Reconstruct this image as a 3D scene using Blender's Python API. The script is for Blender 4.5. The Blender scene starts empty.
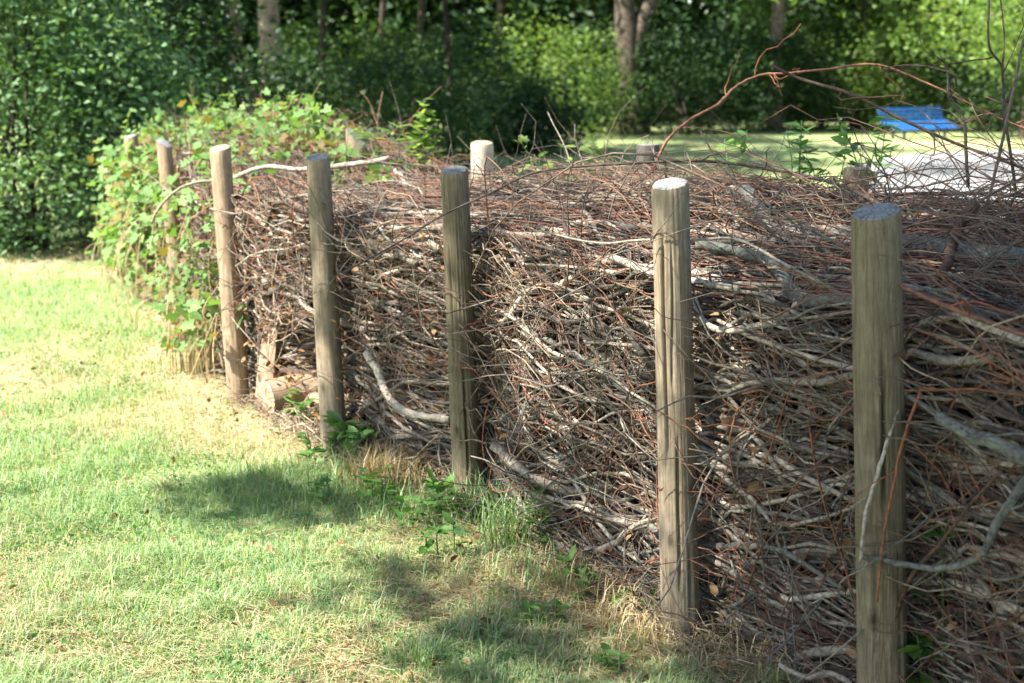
import bpy, math
import numpy as np
from mathutils import Vector
rng = np.random.default_rng(7)
C = bpy.context.scene.collection
sc = bpy.context.scene
R = math.radians
# ------------------------------------------------------------------ camera, sky, sun, exposure
CAM_H, PITCH, F = 1.56, R(10.4), 50 / 36 * 1024
cam_d = bpy.data.cameras.new('camera'); cam_d.lens = 50; cam_d.sensor_width = 36
cam_d.clip_start = .05; cam_d.clip_end = 2000
cam_d.dof.use_dof = True; cam_d.dof.focus_distance = 4.3; cam_d.dof.aperture_fstop = 3.8
cam = bpy.data.objects.new('camera', cam_d); C.objects.link(cam)
cam.location = (0, 0, CAM_H); cam.rotation_euler = (math.pi / 2 - PITCH, 0, 0)
sc.camera = cam
SUN_EL = R(52); SUN_H = np.array([-.89, -.45]); SUN_H /= np.linalg.norm(SUN_H)
SUN = np.array([SUN_H[0] * math.cos(SUN_EL), SUN_H[1] * math.cos(SUN_EL), math.sin(SUN_EL)])
w = bpy.data.worlds.new('World'); sc.world = w; w.use_nodes = True
nt = w.node_tree; nt.nodes.clear()
sky = nt.nodes.new('ShaderNodeTexSky'); sky.sky_type = 'NISHITA'; sky.sun_disc = False
sky.sun_elevation = SUN_EL; sky.sun_rotation = math.atan2(SUN_H[0], SUN_H[1])
bg = nt.nodes.new('ShaderNodeBackground'); bg.inputs[1].default_value = .095
wo = nt.nodes.new('ShaderNodeOutputWorld')
nt.links.new(sky.outputs[0], bg.inputs[0]); nt.links.new(bg.outputs[0], wo.inputs[0])
sun_d = bpy.data.lights.new('sun', 'SUN'); sun_d.energy = 5.0; sun_d.angle = R(.55); sun_d.color = (1, .965, .91)
sun_o = bpy.data.objects.new('sun', sun_d); C.objects.link(sun_o); sun_o.location = (-20, -6, 30)
sun_o.rotation_euler = Vector(-SUN).to_track_quat('-Z', 'Y').to_euler()
sc.view_settings.view_transform = 'Standard'; sc.view_settings.look = 'None'
sc.view_settings.exposure = 2.1; sc.view_settings.gamma = 1; sc.view_settings.use_curve_mapping = False
cy = sc.cycles
cy.max_bounces = 6; cy.diffuse_bounces = 3; cy.glossy_bounces = 2; cy.transmission_bounces = 4
cy.caustics_reflective = False; cy.caustics_refractive = False
cy.use_denoising = True; cy.use_adaptive_sampling = True; cy.adaptive_threshold = .02

# ------------------------------------------------------------------ pixel helpers (image point -> world)
cp, sp = math.cos(PITCH), math.sin(PITCH)
def ray(px, py):
    x, y = (px - 512) / F, -(py - 341.5) / F
    return np.array([x, cp + y * sp, -sp + y * cp])
def P(px, py, Y):
    r = ray(px, py); return np.array([0, 0, CAM_H]) + r * (Y / r[1])
def G(px, py, z=0.):
    r = ray(px, py); return np.array([0, 0, CAM_H]) + r * ((z - CAM_H) / r[2])

# ------------------------------------------------------------------ value noise in numpy
_lat = np.random.default_rng(3).random((256, 256))
def vnoise(x, y):
    xi = np.floor(x).astype(int); yi = np.floor(y).astype(int)
    fx = x - xi; fy = y - yi; fx = fx * fx * (3 - 2 * fx); fy = fy * fy * (3 - 2 * fy)
    g = lambda a, b: _lat[a % 256, b % 256]
    return (g(xi, yi) * (1 - fx) + g(xi + 1, yi) * fx) * (1 - fy) + (g(xi, yi + 1) * (1 - fx) + g(xi + 1, yi + 1) * fx) * fy
def fbm(x, y, o=4):
    s = 0; a = .5
    for k in range(o):
        s = s + a * vnoise(x * 2 ** k + 17 * k, y * 2 ** k + 31 * k); a *= .5
    return s / (1 - .5 ** o)

# ------------------------------------------------------------------ object helpers
def mesh_np(name, verts, polys, mat, parent=None, tint=None, smooth=True):
    """polys: list of (n, k) integer arrays"""
    me = bpy.data.meshes.new(name)
    verts = np.asarray(verts, np.float32)
    polys = [np.asarray(p, np.int32) for p in polys if len(p)]
    me.vertices.add(len(verts)); me.vertices.foreach_set('co', verts.ravel())
    tot = np.concatenate([np.full(len(p), p.shape[1], np.int32) for p in polys])
    idx = np.concatenate([p.ravel() for p in polys])
    me.loops.add(len(idx)); me.loops.foreach_set('vertex_index', idx)
    me.polygons.add(len(tot))
    st = np.concatenate([[0], np.cumsum(tot)[:-1]]).astype(np.int32)
    me.polygons.foreach_set('loop_start', st); me.polygons.foreach_set('loop_total', tot)
    me.polygons.foreach_set('use_smooth', np.full(len(tot), smooth))
    if tint is not None:
        a = me.attributes.new('tint', 'FLOAT', 'POINT'); a.data.foreach_set('value', np.asarray(tint, np.float32))
    me.update(calc_edges=True)
    if mat: me.materials.append(mat)
    o = bpy.data.objects.new(name, me); C.objects.link(o)
    if parent: o.parent = parent
    return o
def tag(o, label=None, cat=None, group=None, kind=None):
    if label: o['label'] = label
    if cat: o['category'] = cat
    if group: o['group'] = group
    if kind: o['kind'] = kind
    return o
def empty(name, loc, label, cat, group=None):
    o = bpy.data.objects.new(name, None); C.objects.link(o); o.location = tuple(float(c) for c in loc); o.empty_display_size = .2
    return tag(o, label, cat, group)
class MB:
    def __init__(s): s.v = []; s.p = {}; s.t = []; s.n = 0
    def add(s, v, polys, tint=.5):
        for p in polys:
            p = np.asarray(p, int)
            if len(p): s.p.setdefault(p.shape[1], []).append(p + s.n)
        s.v.append(v); s.n += len(v)
        s.t.append(np.broadcast_to(np.asarray(tint, float), (len(v),)))
    def build(s, name, mat, parent=None, smooth=True):
        return mesh_np(name, np.concatenate(s.v), [np.concatenate(p) for p in s.p.values()], mat, parent, np.concatenate(s.t), smooth)
    def box(s, c, size, rot=None, tint=.5, bev=0):
        h = np.array(size) / 2
        v = np.array([[x, y, z] for x in (-1, 1) for y in (-1, 1) for z in (-1, 1)]) * h
        if rot is not None: v = v @ np.asarray(rot).T
        s.add(v + np.array(c), [[[0, 1, 3, 2], [4, 6, 7, 5], [0, 4, 5, 1], [2, 3, 7, 6], [0, 2, 6, 4], [1, 5, 7, 3]]], tint)

_tr = np.random.default_rng(9)
def tubes(pts, rad, sides=5, cap=True):
    """pts (M,N,3), rad (M,N) -> verts, polys ; one frame reference per strand"""
    M, N, _ = pts.shape
    t = np.gradient(pts, axis=1); t /= np.linalg.norm(t, axis=2, keepdims=True) + 1e-9
    md = pts[:, -1] - pts[:, 0]; md /= np.linalg.norm(md, axis=1, keepdims=True) + 1e-9
    ref = np.where(np.abs(md[:, 2:3]) < .8, np.array([[0., 0, 1]]), np.array([[1., 0, 0]]))
    ref = np.repeat(ref[:, None], N, 1)
    a = np.cross(t, ref); a /= np.linalg.norm(a, axis=2, keepdims=True) + 1e-9
    b = np.cross(t, a)
    ang = np.arange(sides) / sides * 2 * np.pi
    rr_ = rad[:, :, None] * (1 + np.where(rad[:, :, None] > .0045, .085, .0) * _tr.normal(size=(M, N, sides)))
    v = pts[:, :, None] + rr_[:, :, :, None] * (a[:, :, None] * np.cos(ang)[None, None, :, None] + b[:, :, None] * np.sin(ang)[None, None, :, None])
    base = (np.arange(M) * N * sides)[:, None, None]
    i = np.arange(N - 1)[None, :, None] * sides; k = np.arange(sides)[None, None, :]; k2 = (k + 1) % sides
    q = np.stack([base + i + k, base + i + k2, base + i + sides + k2, base + i + sides + k], -1).reshape(-1, 4)
    polys = [q]
    if cap:
        e = (np.arange(M) * N * sides)[:, None] + np.arange(sides)[None]
        polys += [e[:, ::-1], e + (N - 1) * sides]
    return v.reshape(-1, 3), polys
def tube1(pts, rad, sides=8):
    """single tube with parallel transport"""
    pts = np.asarray(pts, float); rad = np.broadcast_to(np.asarray(rad, float), (len(pts),))
    t = np.gradient(pts, axis=0); t /= np.linalg.norm(t, axis=1, keepdims=True) + 1e-9
    a = np.cross(t[0], [0.3, .2, 1]); a /= np.linalg.norm(a)
    out = []
    ang = np.arange(sides) / sides * 2 * np.pi
    for i_, (p, tt, r) in enumerate(zip(pts, t, rad)):
        r = (r * (1 + (.3 if r > .0045 else 0) * (vnoise(np.cos(ang) * 1.6 + i_ * .31 + r * 900, np.sin(ang) * 1.6 + i_ * .23) - .5)))[:, None]
        a = a - tt * a.dot(tt); a /= np.linalg.norm(a); b = np.cross(tt, a)
        out.append(p + r * (np.cos(ang)[:, None] * a + np.sin(ang)[:, None] * b))
    v = np.concatenate(out); N = len(pts)
    i = np.arange(N - 1)[:, None] * sides; k = np.arange(sides)[None]; k2 = (k + 1) % sides
    q = np.stack([i + k, i + k2, i + sides + k2, i + sides + k], -1).reshape(-1, 4)
    return v, [q, np.arange(sides)[None, ::-1], np.arange(sides)[None] + (N - 1) * sides]
def spline(pts, per=7):
    pts = np.asarray(pts, float); p = np.vstack([2 * pts[0] - pts[1], pts, 2 * pts[-1] - pts[-2]])
    out = []
    for i in range(1, len(p) - 2):
        for s in np.arange(per) / per:
            a, b, c, d = p[i - 1], p[i], p[i + 1], p[i + 2]
            out.append(.5 * (2 * b + (c - a) * s + (2 * a - 5 * b + 4 * c - d) * s * s + (3 * b - a - 3 * c + d) * s ** 3))
    out.append(pts[-1]); return np.array(out)

# ------------------------------------------------------------------ materials
def newmat(name):
    m = bpy.data.materials.new(name); m.use_nodes = True; nt = m.node_tree; nt.nodes.clear()
    out = nt.nodes.new('ShaderNodeOutputMaterial'); bs = nt.nodes.new('ShaderNodeBsdfPrincipled')
    nt.links.new(bs.outputs[0], out.inputs[0]); return m, nt, bs, out
def ramp(nt, fac, stops):
    r = nt.nodes.new('ShaderNodeValToRGB'); e = r.color_ramp.elements
    while len(e) < len(stops): e.new(.5)
    for el, (p, c) in zip(e, stops): el.position = p; el.color = (*c, 1)
    nt.links.new(fac, r.inputs[0]); return r.outputs[0]
def noise(nt, scale, detail=4, vec=None, rough=.55, dist=0):
    n = nt.nodes.new('ShaderNodeTexNoise'); n.inputs['Scale'].default_value = scale; n.inputs['Detail'].default_value = detail
    n.inputs['Roughness'].default_value = rough; n.inputs['Distortion'].default_value = dist
    if vec: nt.links.new(vec, n.inputs['Vector'])
    return n.outputs['Fac']
def mapping(nt, scale, coord='Object'):
    tc = nt.nodes.new('ShaderNodeTexCoord'); mp = nt.nodes.new('ShaderNodeMapping'); mp.inputs['Scale'].default_value = scale
    nt.links.new(tc.outputs[coord], mp.inputs[0]); return mp.outputs[0]
def attr(nt, name='tint'):
    a = nt.nodes.new('ShaderNodeAttribute'); a.attribute_name = name; return a.outputs['Fac']
def mixc(nt, fac, a, b, mode='MIX'):
    m = nt.nodes.new('ShaderNodeMix'); m.data_type = 'RGBA'; m.blend_type = mode
    for s, v in ((m.inputs[0], fac), (m.inputs[6], a), (m.inputs[7], b)):
        if isinstance(v, (int, float)): s.default_value = v
        elif isinstance(v, tuple): s.default_value = (*v, 1)
        else: nt.links.new(v, s)
    return m.outputs[2]
def mathn(nt, op, a, b):
    m = nt.nodes.new('ShaderNodeMath'); m.operation = op
    for s, v in zip(m.inputs, (a, b)):
        if isinstance(v, (int, float)): s.default_value = v
        else: nt.links.new(v, s)
    return m.outputs[0]
def bump(nt, bs, h, strength=.5, dist=.01):
    b = nt.nodes.new('ShaderNodeBump'); b.inputs['Strength'].default_value = strength; b.inputs['Distance'].default_value = dist
    nt.links.new(h, b.inputs['Height']); nt.links.new(b.outputs[0], bs.inputs['Normal'])
def leafmat(name, stops, transl=.35, rough=.45, spec=.4):
    m, nt, bs, out = newmat(name)
    col = ramp(nt, attr(nt), stops)
    oi = nt.nodes.new('ShaderNodeObjectInfo')
    hs = nt.nodes.new('ShaderNodeHueSaturation')
    v = mathn(nt, 'ADD', mathn(nt, 'MULTIPLY', oi.outputs['Random'], .3), .85)
    nt.links.new(v, hs.inputs['Value']); nt.links.new(col, hs.inputs['Color'])
    col = hs.outputs[0]
    nt.links.new(col, bs.inputs['Base Color']); bs.inputs['Roughness'].default_value = rough
    bs.inputs['Specular IOR Level'].default_value = spec
    tr = nt.nodes.new('ShaderNodeBsdfTranslucent')
    tc = mixc(nt, 1.0, col, (1.25, 1.3, .55), 'MULTIPLY'); nt.links.new(tc, tr.inputs[0])
    ms = nt.nodes.new('ShaderNodeMixShader'); ms.inputs[0].default_value = transl
    nt.links.new(bs.outputs[0], ms.inputs[1]); nt.links.new(tr.outputs[0], ms.inputs[2]); nt.links.new(ms.outputs[0], out.inputs[0])
    return m
def barkmat(name, stops, scale=60, rough=.8, lichen=None, spec=.25):
    m, nt, bs, out = newmat(name)
    col = ramp(nt, attr(nt), stops)
    tc = nt.nodes.new('ShaderNodeTexCoord')
    n = noise(nt, scale, 4, tc.outputs['Object'])
    col = mixc(nt, 1.0, col, ramp(nt, n, [(.3, (.42, .4, .38)), (.7, (1.4, 1.38, 1.35))]), 'MULTIPLY')
    if lichen:
        n2 = noise(nt, 14, 5, tc.outputs['Object'], .65)
        col = mixc(nt, ramp(nt, n2, [(.54, (0, 0, 0)), (.62, (.8, .8, .8))]), col, lichen)
    nt.links.new(col, bs.inputs['Base Color']); bs.inputs['Roughness'].default_value = rough
    bs.inputs['Specular IOR Level'].default_value = spec
    bump(nt, bs, n, .9, .006)
    return m
M = {}
M['twig'] = barkmat('twig_bark', [(0, (.23, .078, .033)), (.25, (.145, .066, .038)), (.5, (.108, .08, .05)), (.75, (.20, .155, .10)), (1, (.34, .27, .185))], 70, .65, spec=.4)
M['branch'] = barkmat('branch_bark', [(0, (.085, .045, .028)), (.3, (.062, .049, .038)), (.55, (.13, .11, .085)), (.8, (.235, .203, .158)), (1, (.38, .33, .26))], 75, .8)
M['lichen'] = barkmat('lichen_bark', [(0, (.07, .068, .06)), (1, (.155, .15, .13))], 70, .85, (.165, .18, .135))
M['trunk'] = barkmat('tree_bark', [(0, (.035, .027, .02)), (.6, (.10, .078, .058)), (1, (.25, .20, .155))], 9, .9)
def woodmat(name, dark, mid, light, seed):
    m, nt, bs, out = newmat(name)
    tc = nt.nodes.new('ShaderNodeTexCoord')
    v = mapping(nt, (8, 8, .7)); n = noise(nt, 5 + seed, 6, v, .6, 2.2)
    v2 = mapping(nt, (70, 70, 2.6)); n2 = noise(nt, 3, 4, v2, .6, .6)
    col = ramp(nt, n, [(.30, dark), (.5, mid), (.72, light)])
    col = mixc(nt, .17, col, ramp(nt, n2, [(.35, (.5, .46, .42)), (.65, (1.25, 1.22, 1.2))]), 'MULTIPLY')
    v4 = mapping(nt, (26, 26, 1.1)); n4 = noise(nt, 3.2, 3, v4, .5, .5)      # hairline drying checks
    chk = ramp(nt, n4, [(.485, (0, 0, 0)), (.5, (.55, .55, .55)), (.515, (0, 0, 0))])
    col = mixc(nt, chk, col, tuple(c * .3 for c in dark))
    v5 = mapping(nt, (7, 7, 3.2)); vo = nt.nodes.new('ShaderNodeTexVoronoi'); vo.inputs['Scale'].default_value = 1.6; nt.links.new(v5, vo.inputs['Vector'])
    kn = ramp(nt, vo.outputs['Distance'], [(.05, (.85, .85, .85)), (.13, (.2, .2, .2)), (.2, (0, 0, 0))])   # knots
    col = mixc(nt, kn, col, tuple(c * .45 for c in dark))
    n3 = noise(nt, 4.5, 6, tc.outputs['Object'], .7)
    col = mixc(nt, ramp(nt, n3, [(.42, (0, 0, 0)), (.68, (.75, .75, .75))]), col, tuple(c * .55 for c in mid))
    n6 = noise(nt, 28, 4, tc.outputs['Object'], .7)
    col = mixc(nt, .35, col, ramp(nt, n6, [(.3, (.6, .58, .55)), (.7, (1.2, 1.2, 1.2))]), 'MULTIPLY')
    nt.links.new(col, bs.inputs['Base Color']); bs.inputs['Roughness'].default_value = .9; bs.inputs['Specular IOR Level'].default_value = .12
    h = mathn(nt, 'ADD', mathn(nt, 'ADD', n, mathn(nt, 'MULTIPLY', n2, .5)), mathn(nt, 'MULTIPLY', n6, .4)); bump(nt, bs, h, .5, .005)
    return m
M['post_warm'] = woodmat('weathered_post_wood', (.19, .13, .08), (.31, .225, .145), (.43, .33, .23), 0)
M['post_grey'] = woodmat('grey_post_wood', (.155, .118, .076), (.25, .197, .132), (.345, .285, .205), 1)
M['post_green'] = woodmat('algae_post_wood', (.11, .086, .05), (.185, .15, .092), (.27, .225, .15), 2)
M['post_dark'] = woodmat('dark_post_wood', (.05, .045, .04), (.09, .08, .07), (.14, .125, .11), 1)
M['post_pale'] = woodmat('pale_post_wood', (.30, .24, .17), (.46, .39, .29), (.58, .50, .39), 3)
def endmat(name, c1, c2):
    m, nt, bs, out = newmat(name)
    tc = nt.nodes.new('ShaderNodeTexCoord')
    wv = nt.nodes.new('ShaderNodeTexWave'); wv.wave_type = 'RINGS'; wv.rings_direction = 'Z'; wv.inputs['Scale'].default_value = 28
    wv.inputs['Distortion'].default_value = 3; wv.inputs['Detail'].default_value = 3; nt.links.new(tc.outputs['Object'], wv.inputs[0])
    n = noise(nt, 30, 5, tc.outputs['Object'])
    f = mathn(nt, 'ADD', mathn(nt, 'MULTIPLY', wv.outputs['Fac'], .22), mathn(nt, 'MULTIPLY', n, .78))
    sx = nt.nodes.new('ShaderNodeSeparateXYZ'); nt.links.new(tc.outputs['Object'], sx.inputs[0])
    an = mathn(nt, 'ARCTAN2', sx.outputs[1], sx.outputs[0])
    cb = nt.nodes.new('ShaderNodeCombineXYZ'); nt.links.new(an, cb.inputs[0])
    sp_ = noise(nt, 2.6, 3, cb.outputs[0], .6)                       # radial drying splits
    split = ramp(nt, sp_, [(.475, (0, 0, 0)), (.5, (.8, .8, .8)), (.525, (0, 0, 0))])
    c = mixc(nt, split, ramp(nt, f, [(.3, c1), (.7, c2)]), tuple(q * .3 for q in c1))
    n5 = noise(nt, 12, 3, tc.outputs['Object'])
    c = mixc(nt, ramp(nt, n5, [(.5, (0, 0, 0)), (.65, (.6, .6, .6))]), c, tuple(q * .7 for q in c1))
    nt.links.new(c, bs.inputs['Base Color']); bs.inputs['Roughness'].default_value = .9; bs.inputs['Specular IOR Level'].default_value = .1
    bump(nt, bs, f, .5, .004); return m
M['end_pale'] = endmat('pale_end_grain', (.24, .22, .19), (.50, .47, .42))
M['end_grey'] = endmat('grey_end_grain', (.11, .11, .10), (.25, .25, .235))
M['end_tan'] = endmat('tan_end_grain', (.26, .19, .11), (.48, .38, .25))
M['rot'] = endmat('rotten_heartwood', (.10, .05, .025), (.26, .14, .07))
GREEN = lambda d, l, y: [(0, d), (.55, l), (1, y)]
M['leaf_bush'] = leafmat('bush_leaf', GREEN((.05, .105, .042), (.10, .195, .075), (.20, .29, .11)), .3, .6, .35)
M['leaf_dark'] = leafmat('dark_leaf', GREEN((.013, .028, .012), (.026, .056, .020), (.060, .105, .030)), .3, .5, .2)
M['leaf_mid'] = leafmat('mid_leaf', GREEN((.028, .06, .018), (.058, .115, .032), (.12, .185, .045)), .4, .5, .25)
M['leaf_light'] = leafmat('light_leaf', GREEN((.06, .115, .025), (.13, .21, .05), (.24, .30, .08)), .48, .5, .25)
M['leaf_vine'] = leafmat('vine_leaf', [(0, (.16, .12, .04)), (.12, (.09, .16, .04)), (.6, (.14, .25, .075)), (1, (.23, .31, .11))], .4, .6, .25)
M['leaf_weed'] = leafmat('weed_leaf', GREEN((.06, .14, .03), (.10, .21, .05), (.15, .27, .06)), .4)
M['leaf_dry'] = leafmat('dry_leaf', [(0, (.10, .05, .025)), (.5, (.18, .095, .045)), (1, (.30, .19, .09))], .2, .7, .2)
M['grass'] = leafmat('grass_blade', [(0, (.42, .35, .22)), (.28, (.38, .35, .19)), (.36, (.31, .37, .165)), (.7, (.225, .325, .13)), (1, (.14, .25, .12))], .4, .5, .35)
M['straw'] = leafmat('dry_straw', [(0, (.30, .19, .09)), (.5, (.42, .32, .17)), (1, (.55, .45, .27))], .25, .6, .3)

# ------------------------------------------------------------------ layout of the two post rows (pixel top, pixel base)
posts = [  # top px, base px (on the ground), width px, material, end material, label
    ((131, 136), (150, 302), 14, 'post_warm', 'end_grey', 'short looking weathered post among climbing vines at the far left end of the hedge'),
    ((164, 143), (184, 341), 15, 'post_warm', 'end_grey', 'grey slanted-top post half buried in vine leaves left of the sunlit leaning post'),
    ((220, 148), (239, 402), 22, 'post_warm', 'end_tan', 'sunlit tan post leaning slightly, beside the cut logs and the edge of the vines'),
    ((318, 157), (335, 455), 26, 'post_grey', 'end_grey', 'grey brown post with bluish top, just right of the cut logs'),
    ((454, 170), (469, 505), 30, 'post_green', 'end_grey', 'brown post with a long crack low on its side and twigs across its grey top'),
    ((670, 184), (681, 637), 39, 'post_grey', 'end_pale', 'weathered grey post with a bright pale cut top and vertical cracks'),
    ((876, 212), (883, 728), 51, 'post_green', 'end_grey', 'thick greenish post in the shade, nearest of the front row, with bluish cut top'),
]
FB = np.array([G(*p[1]) for p in posts])
ext0 = FB[0] + (FB[0] - FB[1]) * .9
ext1 = FB[-1] + np.array([.60, -.92, 0]); ext2 = ext1 + np.array([.62, -.9, 0])
PL = np.vstack([ext0, FB, ext1, ext2])[:, :2]
seg = np.linalg.norm(np.diff(PL, axis=0), axis=1); CU = np.concatenate([[0], np.cumsum(seg)])
UP = CU[1:8]                       # u of every front post
NRM = np.array([.86, .51])
def H(u, v, z):
    x = np.interp(u, CU, PL[:, 0]); y = np.interp(u, CU, PL[:, 1])
    return np.stack([x + NRM[0] * v, y + NRM[1] * v, z], -1)
def ztop(u, v):
    left = np.clip((UP[2] + .1 - .45 * np.clip(v, 0, 1.5) - u) / 2.3, 0, 1)
    z = .98 + (.17 - .16 * np.exp(-((u - UP[2] + .05) / .95) ** 2)) * np.clip(v / 1.3, 0, 1) - .12 * np.clip((v - 1.25) / .35, 0, 1)
    z = z + left * (.03 + .12 * np.sin(np.clip(v / 1.5, 0, 1) * np.pi))
    z = z - .06 * np.clip((u - UP[6]) / .6, 0, 1) * (v < .6)
    return z + .10 * (fbm(u * 1.3, v * 1.6 + 5, 3) - .5)
def vmin(u, zz=1.):
    d = np.min(np.abs(u[..., None] - UP), axis=-1)
    return .066 - .055 * np.clip((d - .05) / .3, 0, 1) + .34 * np.clip(1 - np.abs(u - (UP[2] + UP[3]) / 2 - .02) / .42, 0, .6)/.6 * np.clip((.50 - zz) / .15, 0, 1)

# ------------------------------------------------------------------ ground, path
def dryness(x, y):
    d = fbm(x * 1.1 + 3, y * .75 + 9, 4) * 1.25 - .27
    d = d + .45 * (fbm(x * 4.3, y * 3.2, 3) - .5)
    for px, py, rx, ry, a in ((90, 660, 110, 40, .28), (235, 452, 70, 25, .30), (440, 590, 70, 60, .16), (640, 640, 130, 45, .28), (250, 415, 80, 22, .3), (60, 360, 120, 40, .12), (300, 640, 80, 30, .1),
                              (200, 540, 170, 40, -.16), (80, 470, 150, 30, -.12), (60, 290, 150, 20, -.15), (120, 380, 130, 70, -.15), (40, 310, 200, 60, -.22), (480, 660, 60, 40, -.25), (330, 490, 130, 25, -.2), (470, 540, 70, 30, -.1)):
        c = G(px, py); e1 = np.linalg.norm(G(px + rx, py) - c); e2 = np.linalg.norm(G(px, py - ry) - c)
        d = d + a * np.exp(-(((x - c[0]) / e1) ** 2 + ((y - c[1]) / e2) ** 2))
    u = np.interp(y, PL[::-1, 1], CU[::-1]); dist = np.abs(x - np.interp(u, CU, PL[:, 0]))
    d = d + .30 * np.exp(-(dist / .35) ** 2)
    return np.clip(d, 0, 1)
def gz(x, y):
    r = np.hypot(x, y - 6)
    return .035 * (fbm(x * .9, y * .9, 3) - .5) * np.clip((14 - r) / 6, 0, 1) - .0
n = 260; s = np.linspace(-1, 1, n); warp = np.sinh(s * 6.2) / np.sinh(6.2) * 420
gx, gy = np.meshgrid(warp, warp + 6, indexing='ij'); gx = gx.ravel(); gy = gy.ravel()
gv = np.stack([gx, gy, gz(gx, gy)], -1)
i, j = np.meshgrid(np.arange(n - 1), np.arange(n - 1), indexing='ij'); a = (i * n + j).ravel()
m, nt, bs, out = newmat('lawn_soil')
tc = nt.nodes.new('ShaderNodeTexCoord')
nn = noise(nt, 40, 6, tc.outputs['Object'], .7); n2 = noise(nt, .35, 4, tc.outputs['Object']); n3 = noise(nt, 220, 3, tc.outputs['Object'])
dry = ramp(nt, nn, [(.3, (.24, .18, .10)), (.5, (.40, .32, .19)), (.72, (.55, .47, .31))])
grn = ramp(nt, nn, [(.3, (.15, .18, .07)), (.6, (.26, .31, .13)), (.75, (.40, .41, .22))])
fac = mathn(nt, 'ADD', attr(nt), mathn(nt, 'MULTIPLY', mathn(nt, 'SUBTRACT', n3, .5), .4))
near = mixc(nt, ramp(nt, fac, [(.38, (0, 0, 0)), (.66, (1, 1, 1))]), grn, dry)
nt.links.new(near, bs.inputs['Base Color']); bs.inputs['Roughness'].default_value = .95; bs.inputs['Specular IOR Level'].default_value = .1
bump(nt, bs, nn, .8, .02); M['lawn'] = m
dr = dryness(gx, gy)
far = np.clip((np.hypot(gx, gy) - 14) / 10, 0, 1)
dr = dr * (1 - far) + far * (-.02 + .22 * fbm(gx * .25, gy * .12, 3))
# the straw-pale strip in front of the bench, its sunlight put into the colour
bc = G(910, 141); dr = np.clip(dr + .45 * np.exp(-((gx - bc[0]) / 6) ** 2 - ((gy - bc[1] + 2) / 4.5) ** 2), 0, 1)
lawn = mesh_np('lawn', gv, [np.stack([a, a + n, a + n + 1, a + 1], -1)], M['lawn'], None, dr)
tag(lawn, kind='structure')
m, nt, bs, out = newmat('gravel_path')
tc = nt.nodes.new('ShaderNodeTexCoord')
nn = noise(nt, 25, 6, tc.outputs['Object'], .7); n2 = noise(nt, .8, 3, tc.outputs['Object'])
c = ramp(nt, nn, [(.3, (.15, .147, .142)), (.7, (.26, .255, .245))]); c = mixc(nt, .5, c, ramp(nt, n2, [(.3, (.8, .78, .74)), (.7, (1.1, 1.1, 1.1))]), 'MULTIPLY')
nt.links.new(c, bs.inputs['Base Color']); bs.inputs['Roughness'].default_value = .95; bump(nt, bs, nn, .4, .01); M['path'] = m
edge = [G(850, 172), G(872, 161), G(925, 153), G(1010, 150), G(1180, 149), G(1500, 149), G(1700, 190), G(1200, 222), G(960, 215), G(870, 200)]
e = spline(np.array(edge + edge[:1]), 6)[:-1]; e[:, 2] = .006
c0 = e.mean(0); pv = np.vstack([e, c0]); K = len(e)
path = mesh_np('path', pv, [np.stack([np.arange(K), (np.arange(K) + 1) % K, np.full(K, K)], -1)], M['path']); tag(path, kind='structure')
if path.data.polygons[0].normal.z < 0: path.data.flip_normals()

# ------------------------------------------------------------------ leaves, shrubs, trees
def leaves(pos, size, adir=None, up=None, width=.62, fold=.18, droop=.25, upj=.75, shape='rhomb', g=rng):
    N = len(pos)
    a = g.normal(size=(N, 3)) if adir is None else adir + g.normal(size=(N, 3)) * .5
    a[:, 2] = a[:, 2] * .45 - droop; a /= np.linalg.norm(a, axis=1, keepdims=True)
    nrm = np.array([0, 0, 1.]) + g.normal(size=(N, 3)) * upj
    if up is not None: nrm = nrm * .6 + up
    s_ = np.cross(nrm, a); s_ /= np.linalg.norm(s_, axis=1, keepdims=True) + 1e-9; nn = np.cross(a, s_)
    L = np.broadcast_to(np.asarray(size, float), (N,))[:, None]
    if shape == 'rhomb':
        prof = [(0, 0, 0), (.5, .5, 1), (1, 0, 0), (.5, -.5, 1)]; T = [[0, 1, 2], [0, 2, 3]]
    elif shape == 'oval':
        prof = [(0, 0, 0), (.28, .42, .8), (.68, .4, .8), (1, 0, 0), (.68, -.4, .8), (.28, -.42, .8)]; T = [[0, 1, 2, 3], [0, 3, 4, 5]]
    else:  # lobed
        prof = [(.12, 0, 0), (-.08, .30, .6), (.22, .58, 1), (.42, .34, .6), (.78, .5, 1), (.80, .22, .4), (1.08, 0, 0), (.80, -.22, .4), (.78, -.5, 1), (.42, -.34, .6), (.22, -.58, 1), (-.08, -.30, .6)]
        T = [[0, 1, 2, 3], [0, 3, 4, 5], [0, 5, 6, 7], [0, 7, 8, 9], [0, 9, 10, 11]]
    V = np.stack([pos + L * (a * p + s_ * (q * width * 1.0) + nn * (f * fold * width)) for p, q, f in prof], 1)
    k = len(prof); T = np.array(T)
    polys = (np.arange(N)[:, None, None] * k + T[None]).reshape(-1, T.shape[1])
    return V.reshape(-1, 3), [polys], k
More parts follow.
